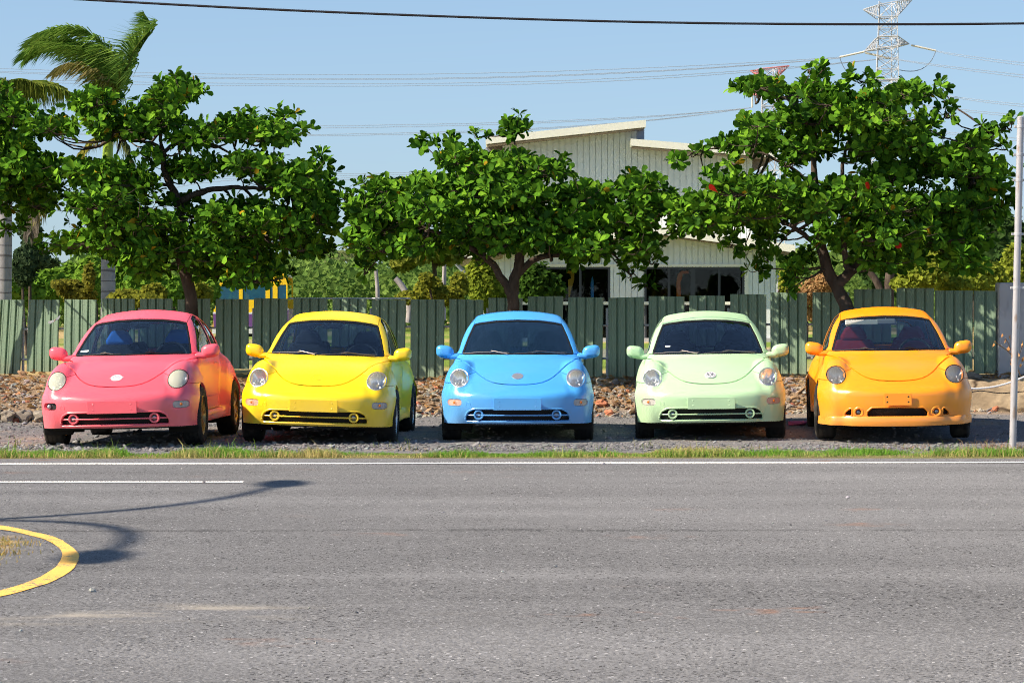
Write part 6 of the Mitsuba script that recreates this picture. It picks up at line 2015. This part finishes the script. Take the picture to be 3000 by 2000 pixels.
frond(PW((30, 540, 0), (95, 555, -0.2), (122, 585, -0.3), (105, 650, -0.3)), 0.03, 0.35, (-0.2, 0, -1.0), rs, (0.25, 0.22, 0.08), (0.50, 0.44, 0.20), palm2, 50, droop=1.0)
# far palms
for i, (px, py, h) in enumerate(((880, 768, 40), (905, 752, 50), (945, 748, 60), (975, 735, 70), (1000, 752, 50), (1030, 748, 50), (1330, 770, 40), (1250, 762, 40))):
    r = thing('far_palm', ORD[(0, 1, 2, 3, 4, 5, 7, 6)[i]] + ' small distant palm from the left above the far woodland', 'palm tree', 'distant palms above the woodland')
    dd = 168 + 4 * i
    put('trunk', ply(tube([world(px, 905, dd), world(px + 2, py + h / 2, dd), world(px, py, dd)], [0.16, 0.13, 0.11], 6), 'dead_wood', 60), r)
    vs, fs, cs = [], [], []
    for a in rs.uniform(0, 2 * PI, 13):
        el = rs.uniform(-0.4, 0.9)
        c = world(px, py, dd)
        dv = np.array([math.cos(a) * math.cos(el), math.sin(a) * math.cos(el), math.sin(el)])
        q = np.array([c, c + dv * 0.7, c + dv * 1.25 + [0, 0, -0.25], c + dv * 1.6 + [0, 0, -0.75]])
        wv = np.cross(dv, [0, 0, 1.0]) * 0.16
        V = np.vstack([np.stack([q - wv - [0, 0, 0.14], q, q + wv - [0, 0, 0.14]], 1).reshape(-1, 3)])
        F = [[3 * j + e, 3 * j + e + 1, 3 * j + e + 4] for j in range(3) for e in (0, 1)] + [[3 * j + e, 3 * j + e + 4, 3 * j + e + 3] for j in range(3) for e in (0, 1)]
        vs.append((V, np.array(F)))
    v, f = cat(vs)
    put('crown', mikit.ply((v, f), 'bush_mat', color=np.repeat(np.array([[0.16, 0.20, 0.08]]) * rs.uniform(0.7, 1.3), len(v), 0)), r)
# ------------------------------------------------------------------ pylons, wires, street lamp
pri('steel_pale', (0.50, 0.52, 0.56), rough=0.6, metal=0.2)
pri('steel_red', (0.55, 0.20, 0.20), rough=0.6)
pri('insulator', (0.66, 0.63, 0.55), rough=0.4)
pri('wire_mat', (0.20, 0.24, 0.30), rough=1.0, spec=0.0)


def lattice(root, d, left, right, r, bands, name='mast'):
    """Four legs with crossed bracing; left/right: px of the mast's edges per py."""
    w = 0.5
    segs = []
    ys = bands
    for k in range(len(ys)):
        yl = ys[k]
        L, R = np.interp(yl, *left), np.interp(yl, *right)
        segs.append((L, R, yl))
    out = []
    dep = lambda L, R: (R - L) / 8000 * d * 0.8

    def corner(seg, i):
        L, R, y = seg
        q = dep(L, R) / 2
        c = L * 0.86 + R * 0.14 if i == 3 else R if i in (1,) else L if i == 0 else R * 0.80 + L * 0.20
        return world(c, y, d) + [0, (q if i >= 2 else -q), 0]
    for i in range(4):
        out.append(tube([corner(s, i) for s in segs], r, 5))
    for a, b in zip(segs, segs[1:]):
        for i, j in ((0, 1), (1, 2), (2, 3), (3, 0)):
            out += [tube([corner(a, i), corner(b, j)], r * 0.6, 4, False), tube([corner(a, j), corner(b, i)], r * 0.6, 4, False), tube([corner(b, i), corner(b, j)], r * 0.6, 4, False)]
    return cat(out)


def arm(d, tipL, tipR, mast, r, ribs=7, dy=1.2):
    """A crossarm: chords from the tips to the mast's four edge points (upper left, upper right, lower left, lower right)."""
    out = []
    ul, ur, ll, lr = mast
    for s in (-1, 1):
        for a, b in ((tipL, ul), (tipL, ll), (tipR, ur), (tipR, lr)):
            out.append(tube([world(*a, d), world(*b, d) + [0, s * dy, 0]], r, 4, False))
        out.append(tube([world(*ll, d) + [0, s * dy, 0], world(*lr, d) + [0, s * dy, 0]], r, 4, False))
        out.append(tube([world(*ul, d) + [0, s * dy, 0], world(*ur, d) + [0, s * dy, 0]], r, 4, False))
        for (t, u, l) in ((tipL, ul, ll), (tipR, ur, lr)):
            t, u, l = np.array(t, float), np.array(u, float), np.array(l, float)
            for k in range(1, ribs):
                a, b = k / ribs, (k + 0.9) / ribs
                out.append(tube([world(*(t + (u - t) * a), d) + [0, s * dy * a, 0], world(*(t + (l - t) * min(b, 1)), d) + [0, s * dy * min(b, 1), 0]], r * 0.6, 4, False))
                out.append(tube([world(*(t + (l - t) * a), d) + [0, s * dy * a, 0], world(*(t + (u - t) * min(b, 1)), d) + [0, -s * dy * min(b, 1), 0]], r * 0.6, 4, False))
    return cat(out)


D1_ = 300.0
py1 = thing('pylon', 'tall pale steel lattice pylon above the right hand tree', 'pylon')
put('mast', ply(lattice(py1, D1_, ([10, 60, 150, 290, 900], [2571, 2570, 2566, 2559, 2500]), ([10, 60, 150, 290, 900], [2625, 2624, 2626, 2629, 2690]), 0.060, [8, 52, 85, 112, 140, 172, 205, 238, 272, 330, 400, 480, 570, 670, 780, 905]), 'steel_pale'), py1)
put('crossarm', ply(arm(D1_, (2527, 30), (2671, 1), ((2572, 18), (2622, 9), (2570, 54), (2624, 52)), 0.052), 'steel_pale'), py1)
put('crossarm', ply(arm(D1_, (2531, 152), (2662, 130), ((2567, 112), (2624, 110), (2566, 146), (2626, 138)), 0.060), 'steel_pale'), py1)
put('crossarm', ply(arm(D1_, (2512, 282), (2668, 258), ((2562, 238), (2627, 235), (2560, 272), (2629, 264)), 0.060), 'steel_pale'), py1)
for a, b in (((2531, 153), (2459, 169)), ((2668, 134), (2740, 150)), ((2533, 156), (2604, 172)), ((2512, 284), (2440, 300)), ((2668, 260), (2745, 276))):
    put('insulator', ply(tube([world(*a, D1_), world(*b, D1_)], 0.11, 8), 'insulator', 40), py1)
D2_ = 400.0
py2 = thing('pylon', 'smaller distant red and white lattice pylon left of the tall pale one', 'pylon')
put('mast', ply(lattice(py2, D2_, ([195, 230, 350, 900], [2232, 2231, 2228, 2200]), ([195, 230, 350, 900], [2274, 2275, 2277, 2305]), 0.085, [202, 230, 258, 285, 312, 340, 368, 396, 440, 500, 570, 650, 750, 905]), 'steel_pale'), py2)
put('crossarm', ply(arm(D2_, (2198, 209), (2311, 194), ((2233, 204), (2272, 200), (2231, 231), (2275, 229)), 0.085, 6), 'steel_red'), py2)
put('crossarm', ply(arm(D2_, (2200, 278), (2312, 262), ((2231, 258), (2275, 254), (2230, 282), (2276, 278)), 0.085, 6), 'steel_red'), py2)
put('crossarm', ply(arm(D2_, (2188, 378), (2320, 362), ((2229, 352), (2277, 348), (2228, 378), (2278, 374)), 0.085, 6), 'steel_red'), py2)
for a, b in (((2203, 280), (2203, 316)), ((2311, 264), (2311, 300)), ((2192, 380), (2192, 414))):
    put('insulator', ply(tube([world(*a, D2_), world(*b, D2_)], 0.13, 8), 'insulator', 40), py2)


def wire(pts, r, label, group):
    put_thing('power_line', ply(tube(curve([world(*p) for p in pts], 60), r, 5, False), 'wire_mat', True), label, 'power line', group)


GL = 'power lines running left from the pylons'
GR = 'power lines running right from the tall pylon'
NL = [0, 0]


def LL():
    NL[0] += 1
    return f'{ORD[NL[0] - 1]} thin power line from the top, left of the pylons'


for k, (dy0, dy1, dy2) in enumerate(((0, 0, 0), (9, 12, 6), (13, 15, 8))):
    wire([(2459, 169 + dy2 * 0.4, 300), (1900, 200 + dy1 * 0.8, 330), (1200, 219 + dy1, 370), (500, 216 + dy0, 410), (-300, 190 + dy0, 450)], 0.034, LL(), GL)
for k, o in enumerate((0, 7)):
    wire([(2604, 172, 310), (1900, 226 + o, 345), (1200, 246 + o, 390), (500, 243 + o, 430), (-300, 225 + o, 470)], 0.036, LL(), GL)
for k, o in enumerate((0, 6, 24, 28)):
    wire([(2203, 316, 400), (1700, 352 + o * 0.7, 430), (1200, 366 + o, 460), (600, 372 + o, 500), (-300, 350 + o, 560)], 0.042, LL(), GL)
for k, o in enumerate((0, 6, 12, 24)):
    wire([(2192, 414, 400), (1700, 482 + o * 0.7, 430), (1200, 506 + o, 460), (600, 512 + o, 500), (300, 620 + o, 530)] if o == 24 else [(2192, 414, 400), (1700, 482 + o * 0.7, 430), (1200, 506 + o, 460), (600, 512 + o, 500), (-300, 500 + o, 560)], 0.042, LL(), GL)
RL = None
for a, b, c in (((2740, 150), (2870, 170), (3060, 192)), ((2740, 152), (2870, 176), (3060, 200)), ((2604, 172), (2800, 198), (3060, 228)), ((2604, 173), (2800, 203), (3060, 236)), ((2745, 276), (2880, 295), (3060, 312)), ((2745, 277), (2880, 300), (3060, 319)), ((2629, 300), (2820, 322), (3060, 344)), ((2629, 301), (2820, 327), (3060, 350)),
                ((2640, 372), (2820, 392), (3060, 412)), ((2640, 373), (2820, 398), (3060, 420))):
    wire([(*a, 300), (*b, 280), (*c, 262)], 0.030, f'{ORD[NL[1]]} thin power line from the top, right of the tall pylon', GR)
    NL[1] += 1
for a, m, b in (((2459, 169), (2475, 205), (2560, 240)), ((2740, 150), (2712, 195), (2629, 205))):
    wire([(*a, 300), (*m, 300), (*b, 300)], 0.045, ('left' if a[0] < 2500 else 'right') + ' slack wire hanging beside the tall pale pylon', 'slack wires of the pylon')
pri('cable_black', (0.018, 0.018, 0.022), rough=0.6)
put_thing('overhead_cable', ply(tube(curve([world(-400, -35, 31), world(230, 0, 31), world(800, 30, 31), world(1300, 50, 31), world(1900, 67, 31), world(2500, 73, 31), world(3000, 70.5, 31), world(3500, 58, 31)], 120), 0.0135, 8, False), 'cable_black', True), 'black cable crossing the sky along the top of the view', 'cable')

# the street lamp on the island, left of the view: its shadow falls on the road
pri('lamp_steel', (0.45, 0.46, 0.48), rough=0.4, metal=0.5)
lamp = thing('street_lamp', 'double armed street lamp left of the view whose shadow lies on the road', 'street lamp')
LX, LY = -10.95, 16.65
put('pole', ply(tube([(LX, LY, 0), (LX, LY, 3), (LX, LY, 6.2)], [0.105, 0.09, 0.075], 16), 'lamp_steel', 40), lamp)
put('base', ply(move(lathe([(0.0001, 0.12), (0.13, 0.12), (0.16, 0.0), (0.0001, 0.0)], 20, 'z'), (LX, LY, 0)), 'lamp_steel', 30), lamp)
u = np.linspace(0, 1, 26)
for s in (1, -1):
    A_y = s * 3.15 * u ** 1.9
    P = np.stack([LX + 0.078 * A_y, LY + A_y, 6.2 + 1.62 * np.sin(u * PI / 2) ** 1.0], 1)
    a = put('arm', ply(tube(P, np.linspace(0.060, 0.045, 26), 12), 'lamp_steel', 40), lamp)
    e = P[-1]
    m = trimesh.creation.icosphere(subdivisions=2)
    v = np.array(m.vertices) * [0.21, 0.50, 0.09]
    v[:, 2] = np.maximum(v[:, 2], -0.03)
    put('lamp_head', ply(move((v, m.faces), e + [0.03 * s, 0.28 * s, 0.01]), 'lamp_steel', 50), lamp)
